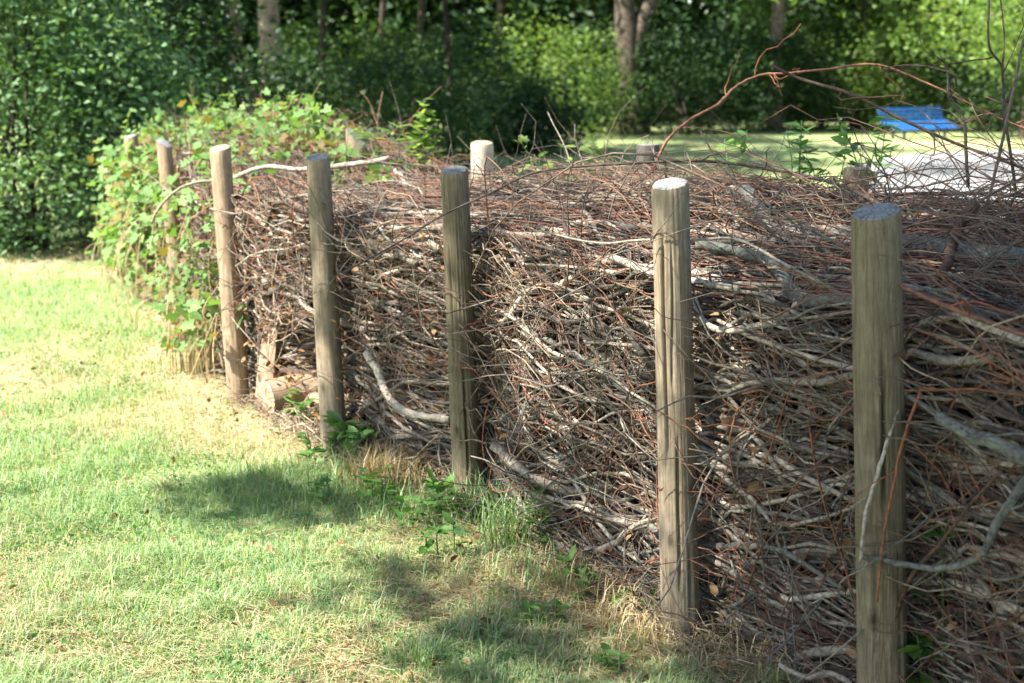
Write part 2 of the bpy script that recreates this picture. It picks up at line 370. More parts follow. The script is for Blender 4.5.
def clump_leaves(cent, rad, per, L, g, shape='rhomb', flat=.75, width=.6):
    N = len(cent) * per
    pos = np.repeat(cent, per, 0) + g.normal(size=(N, 3)) * np.repeat(np.broadcast_to(rad, (len(cent),)), per)[:, None] * np.array([1, 1, flat])
    sz = L * g.uniform(.6, 1.25, N)
    V, p, k = leaves(pos, sz, g=g, shape=shape, width=width)
    ct = g.uniform(0, 1, len(cent)); t = np.clip(np.repeat(ct, per) * .6 + g.uniform(0, .45, N), 0, 1)
    keep = V.reshape(N, k, 3)[:, :, 2].min(1) > .01
    V = V.reshape(N, k, 3)[keep].reshape(-1, 3); n2 = keep.sum()
    polys = [np.asarray(q).reshape(N, -1, np.asarray(q).shape[1])[0][None] + (np.arange(n2) * k)[:, None, None] for q in p]
    polys = [q.reshape(-1, q.shape[-1]) for q in polys]
    return V, polys, np.repeat(t[keep], k)
def dome_points(n, rx, ry, h, g, z0=.0, shell=.35, lump=.3):
    th = g.uniform(0, 2 * np.pi, n); zz = g.uniform(0, 1, n) ** .8
    rr = g.uniform(0, 1, n) ** shell * np.sqrt(np.clip(1 - (zz * .97) ** 2.6, .02, 1))
    rr = rr * (1 - lump + 2 * lump * fbm(th * 1.9 + g.uniform(0, 50), zz * 3.5, 2))
    return np.stack([rx * rr * np.cos(th), ry * rr * np.sin(th), z0 + (h - z0) * zz * (1 - lump * .35 + lump * .7 * fbm(th * 1.3, zz + 9, 2))], -1)
def stems_to(cent, k, r0, g, root_sp=.15, mid=.45):
    mb = MB(); pick = g.choice(len(cent), min(k, len(cent)), replace=False)
    pts = []
    for c in cent[pick]:
        b = np.array([c[0] * .12 + g.normal() * root_sp, c[1] * .12 + g.normal() * root_sp, -.05])
        m1 = b + (c - b) * mid * np.array([.7, .7, 1.1]) + g.normal(size=3) * .06 * np.linalg.norm(c)
        q = spline([b, m1, c], 4); pts.append(q)
    pts = np.array(pts); rad = np.linspace(r0, r0 * .25, pts.shape[1])[None].repeat(len(pts), 0)
    v, p = tubes(pts, rad, 5); mb.add(v, p, g.uniform(0, 1)); return mb
def shrub(name, label, loc, rx, ry, h, nc, cr, per, L, mat, seed, group=None, z0=.1, shell=.35, lump=.3, shape='rhomb', stem_r=.02, nst=26, cat='shrub'):
    g = np.random.default_rng(seed)
    root = empty(name, loc, label, cat, group)
    cent = dome_points(nc, rx, ry, h, g, z0, shell, lump)
    if cr > .25: cent = open_gaps(cent, loc, cr)
    V, p, t = clump_leaves(cent, cr * g.uniform(.4, 1.5, len(cent)), per, L, g, shape)
    mesh_np('foliage', V, p, M[mat], root, t)
    stems_to(cent, nst, stem_r, g).build('stems', M['trunk'], root)
    return root
def tree(name, label, base, top, r0, crown_c, crown_r, nc, cr, per, L, mat, seed, group=None, tint=.5, cents=None, nlimb=12, lean=None, fork=None):
    """base: world point; crown_c centre relative to base"""
    g = np.random.default_rng(seed)
    root = empty(name, base, label, 'tree', group)
    tp = np.array([lean[0] if lean else 0, lean[1] if lean else 0, top], float)
    tr = spline([[0, 0, -.2], tp * .3 + g.normal(size=3) * .04 * [1, 1, 0], tp * .65 + g.normal(size=3) * .07 * [1, 1, 0], tp], 8)
    rad = r0 * (1 - .65 * np.linspace(0, 1, len(tr)) ** 1.2); rad[:4] *= np.array([1.5, 1.3, 1.15, 1.06])
    mb = MB(); v, p = tube1(tr, rad, 12); v += (vnoise(v[:, 0] * 9 + v[:, 1] * 7, v[:, 2] * 1.7)[:, None] - .5) * .10 * r0; mb.add(v, p, tint)
    if cents is None:
        q = g.normal(size=(nc, 3)); q /= np.linalg.norm(q, axis=1, keepdims=True)
        q *= (g.uniform(0, 1, nc) ** .4)[:, None] * (.7 + .6 * fbm(q[:, 0] * 2 + seed, q[:, 1] * 2 + q[:, 2] * 2, 2))[:, None]
        cents = q * np.array(crown_r) + np.array(crown_c)
    if name != 'shade_tree': cents = open_gaps(cents, base, cr)
    for k in g.choice(len(cents), min(nlimb, len(cents)), replace=False):
        c = cents[k]; s_ = g.uniform(.45, .95) if name != 'shade_tree' else g.uniform(.85, 1); b = tr[int(s_ * (len(tr) - 1))]
        q = spline([b, b + (c - b) * .45 + [0, 0, .12 * np.linalg.norm(c - b)], c], 5)
        v, p = tube1(q, np.linspace(r0 * .4, r0 * .06, len(q)) * (.4 if name == 'shade_tree' else 1), 6); mb.add(v, p, tint)
    if fork is not None:
        q = spline([tr[6], tr[6] + (np.array(fork) - tr[6]) * .5 + [0, 0, .2], fork], 8)
        v, p = tube1(q, np.linspace(r0 * .75, r0 * .4, len(q)), 10); mb.add(v, p, tint)
    mb.build('trunk', M['trunk'], root)
    V, p, t = clump_leaves(cents, cr, per, L, g)
    mesh_np('crown', V, p, M[mat], root, t)
    return root
def at(px, Y, z=0.):
    """ground point under image column px at distance Y"""
    q = P(px, 100, Y); return np.array([q[0], q[1], z])

# openings in the crowns through which the sun reaches these spots
GAPS = [(P(545, 45, 40), 1.5), (P(505, 30, 40), .9), (P(385, 45, 31), .8), (P(590, 62, 41), .8), (P(930, 50, 38), 1.9), (P(1000, 40, 35), 1.6), (P(850, 60, 46), 1.0), (P(914, 125, 37.6), 1.5), (G(930, 143), 2.2), (P(20, 170, 12.3), 1.3), (P(110, 190, 12.8), 1.), (P(200, 70, 16), .5),
        (P(440, 60, 34), .5), (P(700, 40, 41), .45), (G(990, 188), .8), (G(930, 190), .7), (G(1060, 187), .8), (G(960, 155), 1.3), (G(1010, 153), 1.3), (G(895, 160), .8), (P(790, 20, 40), .6)]
_gg = np.random.default_rng(404)
for _ in range(70): GAPS.append((P(_gg.uniform(330, 1024), _gg.uniform(5, 118), _gg.uniform(28, 46)), _gg.uniform(.2, .5)))
for _ in range(16): GAPS.append((P(_gg.uniform(100, 330), _gg.uniform(5, 100), _gg.uniform(15, 19)), _gg.uniform(.1, .25)))
def open_gaps(c, base, cr):
    w_ = c + np.asarray(base); keep = np.ones(len(c), bool)
    for t, r in GAPS:
        d = w_ - t; s_ = d @ SUN; off = np.linalg.norm(d - s_[:, None] * SUN, axis=1)
        keep &= ~((s_ > r * .8 + cr) & (off < r + cr))
    return c[keep]
# near leafy shrubs on the left
shrub('leafy_shrub', 'dense glossy green shrub at the left frame edge, reaching down to the lawn', at(10, 13.2), 1.25, 1.2, 3.9, 330, .24, 80, .075, 'leaf_bush', 11, None, .05, .3, .75)
shrub('leafy_shrub', 'rounded green shrub between the left frame edge and the first vine-covered post', at(118, 13.6), .9, 1.1, 1.75, 170, .22, 78, .075, 'leaf_bush', 12, None, .05, .3, .75)
shrub('leafy_shrub', 'tall dark green shrub behind the vine-covered end of the hedge', at(140, 17), 1.15, 1.2, 4.0, 300, .24, 46, .10, 'leaf_dark', 13, None, .05)
shrub('leafy_shrub', 'dark shrub with scattered bright leaves below the thick pale trunk', at(262, 19.5), 1.35, 1.4, 1.75, 220, .24, 40, .10, 'leaf_dark', 14, None, .05)
shrub('leafy_shrub', 'high shrub in the top left corner with light green outer leaves', at(-40, 15.5), 1.6, 1.5, 4.6, 340, .22, 40, .09, 'leaf_mid', 15, None, .6)

# understorey behind the lawn
und = [  # px, Y, rx, h, mat, label
    (395, 24, 1.9, 1.9, 'leaf_dark', 'low dark bush rising behind the tall weed on the hedge'),
    (345, 30, 2.0, 3.0, 'leaf_mid', 'bush with yellow green sunlit patches right of the thick pale trunk'),
    (455, 34, 2.2, 2.6, 'leaf_dark', 'dark green bush just left of the sunlit yellow green one'),
    (545, 40, 2.5, 3.2, 'leaf_light', 'sunlit yellow green bush in the middle of the wood edge'),
    (515, 31, 1.6, 1.35, 'leaf_dark', 'small low shadowed bush behind the pale post of the back row'),
    (610, 43, 2.4, 2.9, 'leaf_dark', 'shadowed bush under the forked tree trunks'),
    (690, 42, 2.8, 3.0, 'leaf_dark', 'wide very dark bush at the back edge of the lawn, right of the forked trunks'),
    (765, 45, 2.3, 2.8, 'leaf_dark', 'dark bush below the reddish straight trunk'),
    (835, 47, 2.2, 3.2, 'leaf_mid', 'mixed green bush left of the blue bench'),
    (905, 46, 2.4, 3.8, 'leaf_light', 'light green bush rising directly behind the blue bench'),
    (985, 44, 2.5, 2.6, 'leaf_dark', 'dark shaded bush right of the blue bench'),
    (1060, 40, 2.6, 4.2, 'leaf_mid', 'tall green bush at the right frame edge beyond the path'),
]
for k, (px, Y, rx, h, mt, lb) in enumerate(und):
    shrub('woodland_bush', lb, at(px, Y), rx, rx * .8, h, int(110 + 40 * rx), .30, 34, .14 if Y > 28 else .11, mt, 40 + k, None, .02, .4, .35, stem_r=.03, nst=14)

trees = [  # base px, Y, radius, mat, tint, top lean, crown height, label
    (272, 24, .21, 'leaf_dark', .78, None, 6.4, 'tree with a thick pale grey trunk above the left part of the hedge'),
    (238, 25, .13, 'leaf_dark', .55, None, 6.6, 'slim dark trunked tree close left of the thick pale trunk'),
    (372, 33, .10, 'leaf_mid', .1, (.9, 0), 7, 'slender dark tree leaning to the right, left of the middle of the wood edge'),
    (415, 36, .12, 'leaf_mid', .15, (.5, .4), 7, 'thin shaded tree between the leaning tree and the sunlit bush'),
    (632, 42, .40, 'leaf_dark', .45, (-.6, 0), 8, 'forked tree with two thick brown trunks spreading into a V'),
    (776, 45, .24, 'leaf_dark', .75, None, 8, 'tree with a straight reddish brown trunk over the dark bushes'),
    (860, 48, .28, 'leaf_mid', .45, None, 7.5, 'dark trunked tree left behind the blue bench'),
    (955, 50, .3, 'leaf_light', .5, None, 7, 'tree with light green sunlit crown above the blue bench'),
    (1085, 38, .3, 'leaf_light', .5, None, 7, 'light green tree overhanging the right side of the path'),
    (318, 28, .08, 'leaf_dark', .05, (.3, .2), 7, 'slim shadowed tree just right of the thick pale trunk, added to shade the lawn'),  # added for its wide crown, which shades the lawn behind the hedge
    (452, 31, .07, 'leaf_mid', .0, (-.4, .3), 7.2, 'thin dark stemmed tree left of the sunlit middle bush, added to shade the lawn'),  # also put in so that its crown darkens the far lawn
    (500, 50, .2, 'leaf_light', .1, None, 8, 'bright crowned tree behind the sunlit middle bush'),
]
for k, (px, Y, r, mt, ti, ln, ch, lb) in enumerate(trees):
    b = at(px, Y)
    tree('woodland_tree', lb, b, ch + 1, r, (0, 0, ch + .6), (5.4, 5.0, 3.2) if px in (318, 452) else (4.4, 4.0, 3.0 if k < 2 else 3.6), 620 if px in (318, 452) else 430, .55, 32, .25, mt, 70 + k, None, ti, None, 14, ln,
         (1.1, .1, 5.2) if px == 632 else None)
# drooping light-green boughs reach into the top right of the picture
for k, (px, Y, lo, lb, mt) in enumerate([(940, 37, 2.2, 'tree with light green drooping boughs over the bench', 'leaf_light'), (1010, 33, 1.75, 'tree with pale green boughs hanging low at the top right corner', 'leaf_light'),
                                   (800, 47, 2.9, 'tree with mid green boughs hanging high left of the bench', 'leaf_mid')]):
    b = at(px + 90 * (k + 1), Y + 3); c = at(px, Y); g = np.random.default_rng(90 + k)
    q = g.normal(size=(170, 3)) * np.array([1.5, 1.2, .9]); q[:, 2] = lo + np.abs(q[:, 2]) * 1.6 + .35 * np.abs(q[:, 0])
    tree('woodland_tree', lb, b, 6.2, .2, None, None, 0, .3, 30, .14, mt, 95 + k, None, .4, q + np.array([*(c - b)[:2], 0]), 16)

g = np.random.default_rng(301); b = np.array([11.8, 22.5, 0.])
q = np.stack([g.uniform(3.4, 11.5, 330), g.uniform(17, 27, 330), g.uniform(3.3, 5.6, 330)], -1)
q = q[vnoise(q[:, 0] * .8 + 3, q[:, 1] * .55) > .42]
tree('woodland_tree', 'wide spreading tree right of the frame throwing bands of shade over the path', b, 5.5, .22, None, None, 0, .34, 30, .16, 'leaf_light', 302, None, .4, q - b, 20)

# the deep wood that reads as one mass
g = np.random.default_rng(5)
nb = 11000; cx = g.uniform(-34, 40, nb); cz = g.uniform(0, 1, nb) ** 1.7 * 14
cyy = 56 + g.uniform(0, 7, nb) - .012 * cx ** 2 + 2 * vnoise(cx * .3, cz * .3)
V, p, t = clump_leaves(np.stack([cx, cyy, cz], -1), .8, 34, .42, g)
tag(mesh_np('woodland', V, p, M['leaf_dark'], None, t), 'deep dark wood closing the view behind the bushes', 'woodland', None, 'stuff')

# the tree beside the camera that dapples the near end of the hedge (stands left of the view)
def toward_sun(pt, z): return np.asarray(pt) + SUN * ((z - pt[2]) / SUN[2])
SB = np.array([-3.7, .1, 0.])
tg = []
g = np.random.default_rng(21)
def shade(pt, r, n, dens=1.):
    for _ in range(int(n * dens)):
        z = g.uniform(5.2, 8.4); tg.append(toward_sun(np.asarray(pt) + g.normal(size=3) * r, z) - SB)
for u0 in np.arange(UP[6] - .1, UP[6] + 1.7, .2):          # shaded near end of the hedge
    shade(H(u0, .05, .25), .18, 20); shade(H(u0, .05, .7), .18, 19); shade(H(u0 + .1, .45, 1.0), .2, 14); shade(H(u0 + .1, 1.0, 1.1), .2, 8)
for px, py, r, nn_ in ((430, 580, .07, 2), (465, 600, .11, 5), (445, 645, .09, 2), (520, 650, .11, 5), (555, 600, .07, 2), (500, 690, .14, 4), (225, 492, .07, 3), (275, 500, .10, 5), (325, 500, .10, 5), (365, 510, .07, 3),
                       (600, 665, .08, 3), (700, 700, .12, 5), (650, 560, .08, 2)):
    shade(G(px, py), r, nn_)
for u0, v0, z0, nn_ in ((UP[3] + .1, 0, .5, 4), (UP[3], 0, .95, 3), (UP[4], 0, .55, 5), (UP[4] - .35, 0, .3, 5), (UP[4] + .3, 0, .3, 4), (UP[4] + .9, 0, .75, 3), (UP[5], 0, .35, 3), (UP[5] + .45, 0, .9, 3), (UP[4] + .6, .3, 1.0, 3), (UP[5] + .2, .9, 1.1, 6), (UP[6] - .2, 1.1, 1.1, 7), (UP[5] - .6, 1.1, 1.1, 5), (UP[5] - .3, .5, 1.05, 4), (UP[5] - 1.0, .9, 1.1, 5), (UP[4] + .1, .7, 1.05, 3), (UP[4] + .2, 1.3, 1.05, 4), (UP[4] - .5, 1.0, 1.0, 3), (UP[3] + .1, .8, 1.0, 5), (UP[5] + .4, 0, .2, 4), (UP[4] + .7, 0, .15, 4), (UP[3] + .35, 0, .35, 4), (UP[3] + .25, 0, .15, 4)):
    shade(H(u0, v0, z0), .10, nn_)
for _ in range(1500):        # the rest of its crown : only where its shadow falls outside the sunlit part of the lawn and hedge
    c = np.array([g.uniform(-7.5, .8), g.uniform(-3.5, 4.5), g.uniform(5.4, 9.5)]); l_ = c - SUN * ((c[2] - .5) / SUN[2])
    l0 = c - SUN * (c[2] / SUN[2]); uu = np.interp(l_[1], PL[::-1, 1], PL[::-1, 0])
    px_ = 512 + F * l_[0] / max(l_[1], .1)
    if (l0[1] < 2.9 and l_[0] < uu + 1.8) or (px_ > 905 and l_[0] > uu - .3): tg.append(c - SB)
for k_, n_ in ((3, 3), (4, 4), (6, 6)):
    shade(P(*posts[k_][0], FB[k_][1]), .05, n_)
tree('shade_tree', 'broad leafy tree beside the viewpoint that shades the near end of the hedge', SB, 6.5, .2, None, None, 0, .13, 26, .11, 'leaf_mid', 22, None, .4, np.array(tg), 16)

# ------------------------------------------------------------------ blue bench
bp = G(917, 138)
bench = empty('park_bench', bp, 'long bright blue slatted park bench beyond the path', 'bench')
bench.rotation_euler = (0, 0, R(40))
m, nt, bs, out = newmat('blue_paint'); tc = nt.nodes.new('ShaderNodeTexCoord'); nn = noise(nt, 12, 4, tc.outputs['Object'])
nt.links.new(ramp(nt, nn, [(.3, (.012, .09, .33)), (.7, (.022, .17, .48))]), bs.inputs['Base Color']); bs.inputs['Roughness'].default_value = .45; M['blue'] = m
m, nt, bs, out = newmat('bench_steel'); tc = nt.nodes.new('ShaderNodeTexCoord'); nn = noise(nt, 20, 4, tc.outputs['Object'])
nt.links.new(ramp(nt, nn, [(.3, (.03, .035, .04)), (.7, (.07, .08, .09))]), bs.inputs['Base Color']); bs.inputs['Roughness'].default_value = .6; M['steel'] = m
BL = 2.95
rx_ = lambda a: np.array([[1, 0, 0], [0, math.cos(a), -math.sin(a)], [0, math.sin(a), math.cos(a)]])
mb = MB()
for k in range(4): mb.box((0, -.37 + .135 * k, .265 + .056 * k), (BL, .088, .03), rx_(R(22)))
mb.build('seat', M['blue'], bench, False)
mb = MB()
for k in range(4): mb.box((0, .16 + .036 * k, .45 + .112 * k), (BL, .025, .068), rx_(R(-18)))
mb.build('backrest', M['blue'], bench, False)
for sx in (-1, 1):
    mb = MB(); mb.box((sx * .95, -.24, .13), (.06, .06, .30)); mb.build('leg', M['steel'], bench, False)
    mb = MB(); mb.box((sx * .95, .12, .19), (.06, .06, .42)); mb.build('leg', M['steel'], bench, False)
    mb = MB(); mb.box((sx * .95, .255, .62), (.05, .03, .50), rx_(R(-18))); mb.box((sx * .95, -.08, .33), (.05, .42, .04), rx_(R(22))); mb.build('bracket', M['steel'], bench, False)

# ------------------------------------------------------------------ posts
def post(name, label, base, top, r, mat, endm, seed, crack=0, slant=(0, 0), group=None, rings=90, sides=64):
    g = np.random.default_rng(seed); root = empty(name, base, label, 'post', group)
    ax = top - base; L = np.linalg.norm(ax); ax = ax / L
    q = Vector((0, 0, 1)).rotation_difference(Vector(ax)); root.rotation_euler = q.to_euler()
    th = np.arange(sides) / sides * 2 * np.pi; zz = np.linspace(-.12, L, rings)
    TH, ZZ = np.meshgrid(th, zz)
    rr = r * (1.05 - .09 * ZZ / L) * (1 + .03 * np.sin(TH * 2 + 1 + seed) + .018 * np.sin(3 * TH + ZZ * 3 + seed) + .05 * (vnoise(ZZ * 3.1 + seed * 7, TH * 0 + seed) - .5))
    rr += r * .05 * (vnoise(np.cos(TH) * 14 + seed * 3, np.sin(TH) * 14 + ZZ * 2.2) - .5)
    rr += r * .022 * (vnoise(np.cos(TH) * 40 + seed, np.sin(TH) * 40 + ZZ * 3) - .5)
    for k in range(crack):
        a0, z0, z1, wd, dp = crack_list[seed][k]
        c = a0 + .12 * (vnoise(ZZ * 5 + k * 9, ZZ * 0 + seed) - .5) + .1 * (ZZ - z0)
        d = np.angle(np.exp(1j * (TH - c))) * r
        f = np.clip((ZZ - z0) / .08, 0, 1) * np.clip((z1 - ZZ) / .12, 0, 1)
        rr -= dp * 1.3 * f * np.exp(-(d / wd) ** 2)
    z_ = ZZ.copy()
    tpz = np.clip((ZZ - L + .18) / .18, 0, 1)
    z_ += tpz * (slant[0] * np.cos(TH) + slant[1] * np.sin(TH)) * r
    V = np.stack([rr * np.cos(TH), rr * np.sin(TH), z_], -1)
    V[-2, :, 2] = V[-1, :, 2] - .011; V[-2, :, :2] *= .992; V[-1, :, :2] *= (.915 + .05 * vnoise(th * 3, th * 0 + seed))[:, None]; V[-1, :, 2] += .002 * vnoise(th * 4, th * 0 + 3 + seed)
    v = V.reshape(-1, 3); i = np.arange(rings - 1)[:, None] * sides; k = np.arange(sides)[None]; k2 = (k + 1) % sides
    qd = np.stack([i + k, i + k2, i + sides + k2, i + sides + k], -1).reshape(-1, 4)
    mesh_np('shaft', v, [qd], M[mat], root)
    # cut end: disc with slightly sunken checks
    rings2 = 7; cv = [[0, 0, 0]]; tpv = V[-1]; cen = tpv.mean(0)
    cv = [cen + [0, 0, .003]]
    for a in range(1, rings2 + 1): cv += list(cen + (tpv - cen) * a / rings2 + [0, 0, .004 * (1 - (a / rings2) ** 4) + .0025 * (g.random() - .5) * (a < rings2)])
    cv = np.array(cv); k = np.arange(sides); k2 = (k + 1) % sides
    qs = [np.stack([1 + a * sides + k, 1 + (a + 1) * sides + k, 1 + (a + 1) * sides + k2, 1 + a * sides + k2], -1) for a in range(rings2 - 1)]
    mesh_np('cut_end', cv, [np.stack([np.zeros(sides, int), 1 + k, 1 + k2], -1), np.concatenate(qs)], M[endm], root)
    return root
A = -math.pi / 2
crack_list = {4: [(A + .05, .12, .55, .004, .018), (A - .6, .5, 1.0, .003, .006)], 5: [(A - .65, .5, 1.2, .004, .012), (A - .1, .15, .62, .0035, .010), (A + .5, .05, .3, .006, .012), (A - .2, .7, 1.15, .003, .007)],
              6: [(A - .02, .55, .95, .0045, .02), (A + .6, .1, .5, .004, .012), (A - .5, .2, .5, .004, .008)]}
slants = {1: (-.5, .35), 0: (.1, .2), 2: (.06, .22), 3: (.05, .24), 4: (.05, .22), 5: (.09, .22), 6: (.14, .22)}
PT = []
for k, (tp, bp_, wpx, mt, em, lb) in enumerate(posts):
    b = FB[k]; t = P(tp[0], tp[1], b[1]); r = .5 * wpx * b[1] / F * .98
    PT.append((b, t, r))
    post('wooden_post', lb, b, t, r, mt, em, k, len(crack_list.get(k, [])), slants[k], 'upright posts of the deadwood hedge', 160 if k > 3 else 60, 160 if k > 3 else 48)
for k, (px, py, Y, wpx, mt, em, sl, lb) in enumerate([
        (357, 138, 8.2, 22, 'post_grey', 'end_grey', (-.9, .3), 'weathered back row post with a steeply slanted broken top behind pale bent branches'),
        (482, 143, 7.3, 23.5, 'post_pale', 'end_tan', (0, .15), 'pale clean cut sunlit post of the back row, standing behind the twig covered post'),
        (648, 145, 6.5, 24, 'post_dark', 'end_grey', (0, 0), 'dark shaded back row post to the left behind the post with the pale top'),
        (856, 168, 5.5, 27, 'post_green', 'end_grey', (0, 0), 'dark post hidden behind green sprouts and arching twigs left of the thick front post')]):
    t = P(px, py, Y); b = np.array([t[0] + .02, t[1], 0.])
    post('wooden_post', lb, b, t, .5 * wpx * Y / F, mt, em, 20 + k, 0, sl, 'upright posts of the deadwood hedge', 50, 40)

# ------------------------------------------------------------------ deadwood
def strands(n, u0, u1, v0, v1, zlo, zhi, L, rad, g, rel=False, yaw=.14, pit=.10, wig=.05, N=10, kink=.012, vpow=1., ztop_rel=None, uw=None):
    """strand centre lines in hedge coordinates (u, v, z), laid mostly along the hedge"""
    u = g.uniform(u0, u1, n) if uw is None else uw(n); v = v0 + (v1 - v0) * g.random(n) ** vpow
    zt = ztop(u, v)
    z = zt - g.uniform(zlo, zhi, n) if rel else zlo + (np.minimum(zhi, 1) * zt - zlo) * g.random(n)
    Ln = g.uniform(L[0], L[1], n)
    d = np.stack([np.where(g.random(n) < .5, 1, -1) * np.ones(n), g.normal(size=n) * yaw, g.normal(size=n) * pit], -1); d /= np.linalg.norm(d, axis=1, keepdims=True)
    s = np.linspace(-.5, .5, N)[None, :, None]
    p = np.stack([u, v, z], -1)[:, None] + d[:, None] * Ln[:, None, None] * s
    for f in (1, 2.2, 4.1):
        amp = g.normal(size=(n, 1, 3)) * wig / f * Ln[:, None, None]; ph = g.uniform(0, 6.28, (n, 1, 3))
        p = p + amp * np.array([.3, .7, 1]) * np.sin(s * 2 * np.pi * f * .8 + ph)
    p = p + g.normal(size=p.shape) * kink
    p[..., 2] -= .05 * Ln[:, None] * (s[..., 0] * 2) ** 2 * g.random((n, 1))
    taper = np.linspace(1, g.uniform(.35, .6), N)[None]
    r = np.exp(g.uniform(np.log(rad[0]), np.log(rad[1]), n))[:, None] * taper
    r = r * (1 + .035 * g.normal(size=r.shape))
    return p, r
def fit(p, r, g, slack=.05, front=True):
    """keep strands inside the stack: above ground, below its top, behind the post row"""
    u = np.clip(p[..., 0], .02, CU[-1] - .02); v = p[..., 1]; n = len(p)
    if front: v = np.maximum(v, vmin(u, p[..., 2]) + r * .8 + .05 * g.random((n, 1)))
    v = np.minimum(v, 1.50 - .15 * g.random((n, 1)))
    zt = ztop(u, v) + slack * g.random((n, 1))
    z = np.minimum(p[..., 2], zt); z = np.maximum(z, r * .7 + .004 + .05 * g.random((n, 1)))
    return np.stack([u, v, z], -1)
def world(p): return H(p[..., 0], p[..., 1], p[..., 2])
def side_twigs(W, r, g, per, Lr, rr, N=6):
    """short forked twigs growing from strands W (M,N,3)"""
    M_, Nn, _ = W.shape; k = np.repeat(np.arange(M_), per); n = len(k)
    idx = g.integers(int(Nn * .3), Nn - 1, n)
    b = W[k, idx]; t = W[k, np.minimum(idx + 1, Nn - 1)] - W[k, idx - 1]; t /= np.linalg.norm(t, axis=1, keepdims=True) + 1e-9
    o = g.normal(size=(n, 3)); o -= t * (o * t).sum(1, keepdims=True); o /= np.linalg.norm(o, axis=1, keepdims=True)
    ang = g.uniform(.35, 1.0, n)[:, None]; d = t * np.cos(ang) + o * np.sin(ang)
    L = g.uniform(*Lr, n)[:, None, None]; s = np.linspace(0, 1, N)[None, :, None]
    bend = g.normal(size=(n, 1, 3)) * .30 * L
    p = b[:, None] + d[:, None] * L * s + bend * s ** 2 + g.normal(size=(n, 1, 3)) * .07 * L * np.sin(s * 5.5) + g.normal(size=(n, N, 3)) * .006 * s
    rad = np.minimum(g.uniform(*rr, n), r[k, idx] * .7)[:, None] * np.linspace(1, .45, N)[None]
    p[..., 2] = np.maximum(p[..., 2], .006)
    return p, rad, k
def tint_of(n, k, g, lo, hi): return np.repeat(np.clip(g.uniform(lo, hi, n), 0, 1), k)
g = np.random.default_rng(31)
EU0, EU1 = CU[0], CU[-1]

# --- inner heap: one mass of brushwood
mb = MB()
p, r = strands(800, EU0 - .3, EU1 + .3, .30, 1.45, .04, .93, (1.2, 2.6), (.010, .028), g, wig=.03)
p = fit(p, r, g, 0); v, pl = tubes(world(p), r, 6); mb.add(v, pl, tint_of(800, 60, g, 0, .45))  # inner strands tinted darker, painting shade into the gaps of the stack
n_ = 1500
p, r = strands(n_, EU0, EU1, .03, .6, .02, 1, (.8, 2.1), (.0032, .010), g, wig=.035, vpow=1., pit=.12)
p = fit(p, r, g); W = world(p); v, pl = tubes(W, r, 5); mb.add(v, pl, tint_of(n_, 50, g, .1, 1))
sp_, sr, sk = side_twigs(W, r, g, 1, (.10, .42), (.0013, .0032)); v, pl = tubes(sp_, sr, 4, False); mb.add(v, pl, tint_of(len(sp_), 24, g, 0, .8))
n_ = 1100
p, r = strands(n_, EU0, EU1, -.01, .15, .03, 1, (.8, 2.0), (.005, .012), g, wig=.03, vpow=1., pit=.09, yaw=.08)
p = fit(p, r, g); W = world(p); v, pl = tubes(W, r, 6); mb.add(v, pl, tint_of(n_, 60, g, .2, .95))
sp_, sr, sk = side_twigs(W, r, g, 1, (.10, .35), (.0016, .0036)); v, pl = tubes(sp_, sr, 4, False); mb.add(v, pl, tint_of(len(sp_), 24, g, 0, .7))
n_ = 1500
p, r = strands(n_, EU0, EU1, .15, 1.5, -.03, .20, (.9, 2.3), (.0035, .009), g, rel=True, wig=.025, yaw=.13)
p = fit(p, r, g, .06, False); W = world(p); v, pl = tubes(W, r, 5); mb.add(v, pl, tint_of(n_, 50, g, .1, .72))
sp_, sr, sk = side_twigs(W, r, g, 2, (.10, .40), (.0013, .003)); v, pl = tubes(sp_, sr, 4, False); mb.add(v, pl, tint_of(len(sp_), 24, g, 0, .7))
tag(mb.build('brushwood', M['branch']), 'tangled heap of stacked dead branches filling the hedge between the posts', 'brushwood', None, 'stuff')

# --- thin reddish and brown twigs: one mass
mb = MB()
n_ = 1900
p, r = strands(n_, EU0, EU1, -.02, .36, .02, 1.0, (.4, 1.3), (.0016, .0046), g, wig=.06, yaw=.22, pit=.28, vpow=1.1, kink=.01)
p = fit(p, r, g, .1); W = world(p); v, pl = tubes(W, r, 4, False); mb.add(v, pl, tint_of(n_, 40, g, .05, .95))
n_ = 2200
p, r = strands(n_, EU0, EU1, -.08, .2, .05, 1.0, (.2, .75), (.0011, .0026), g, wig=.18, yaw=.5, pit=1.0, kink=.008)
p = fit(p, r, g, .15); v, pl = tubes(world(p), r, 4, False); tt_ = np.where(g.random(n_) < .6, g.uniform(0, .38, n_), g.uniform(.42, .95, n_)); mb.add(v, pl, np.repeat(tt_, 40))
n_ = 2300
p, r = strands(n_, EU0, EU1, .1, 1.5, -.06, .12, (.7, 2.0), (.0018, .0042), g, rel=True, wig=.035, yaw=.2, pit=.08, kink=.008)
p = fit(p, r, g, .12, False); v, pl = tubes(world(p), r, 4, False); mb.add(v, pl, tint_of(n_, 40, g, .05, .62))
n_ = 900   # base litter spilling over the edge of the lawn
p, r = strands(n_, UP[2], EU1, -.04, .15, .01, .06, (.2, .7), (.0012, .004), g, wig=.05, yaw=.5, pit=.2)
u_ = p[..., 0]; p[..., 2] = np.maximum(p[..., 2], r + .006); v, pl = tubes(world(p), r, 4, False); mb.add(v, pl, tint_of(n_, 40, g, .4, 1))
tag(mb.build('twigs', M['twig']), 'mesh of thin reddish brown twigs over the stacked deadwood', 'twigs', None, 'stuff')

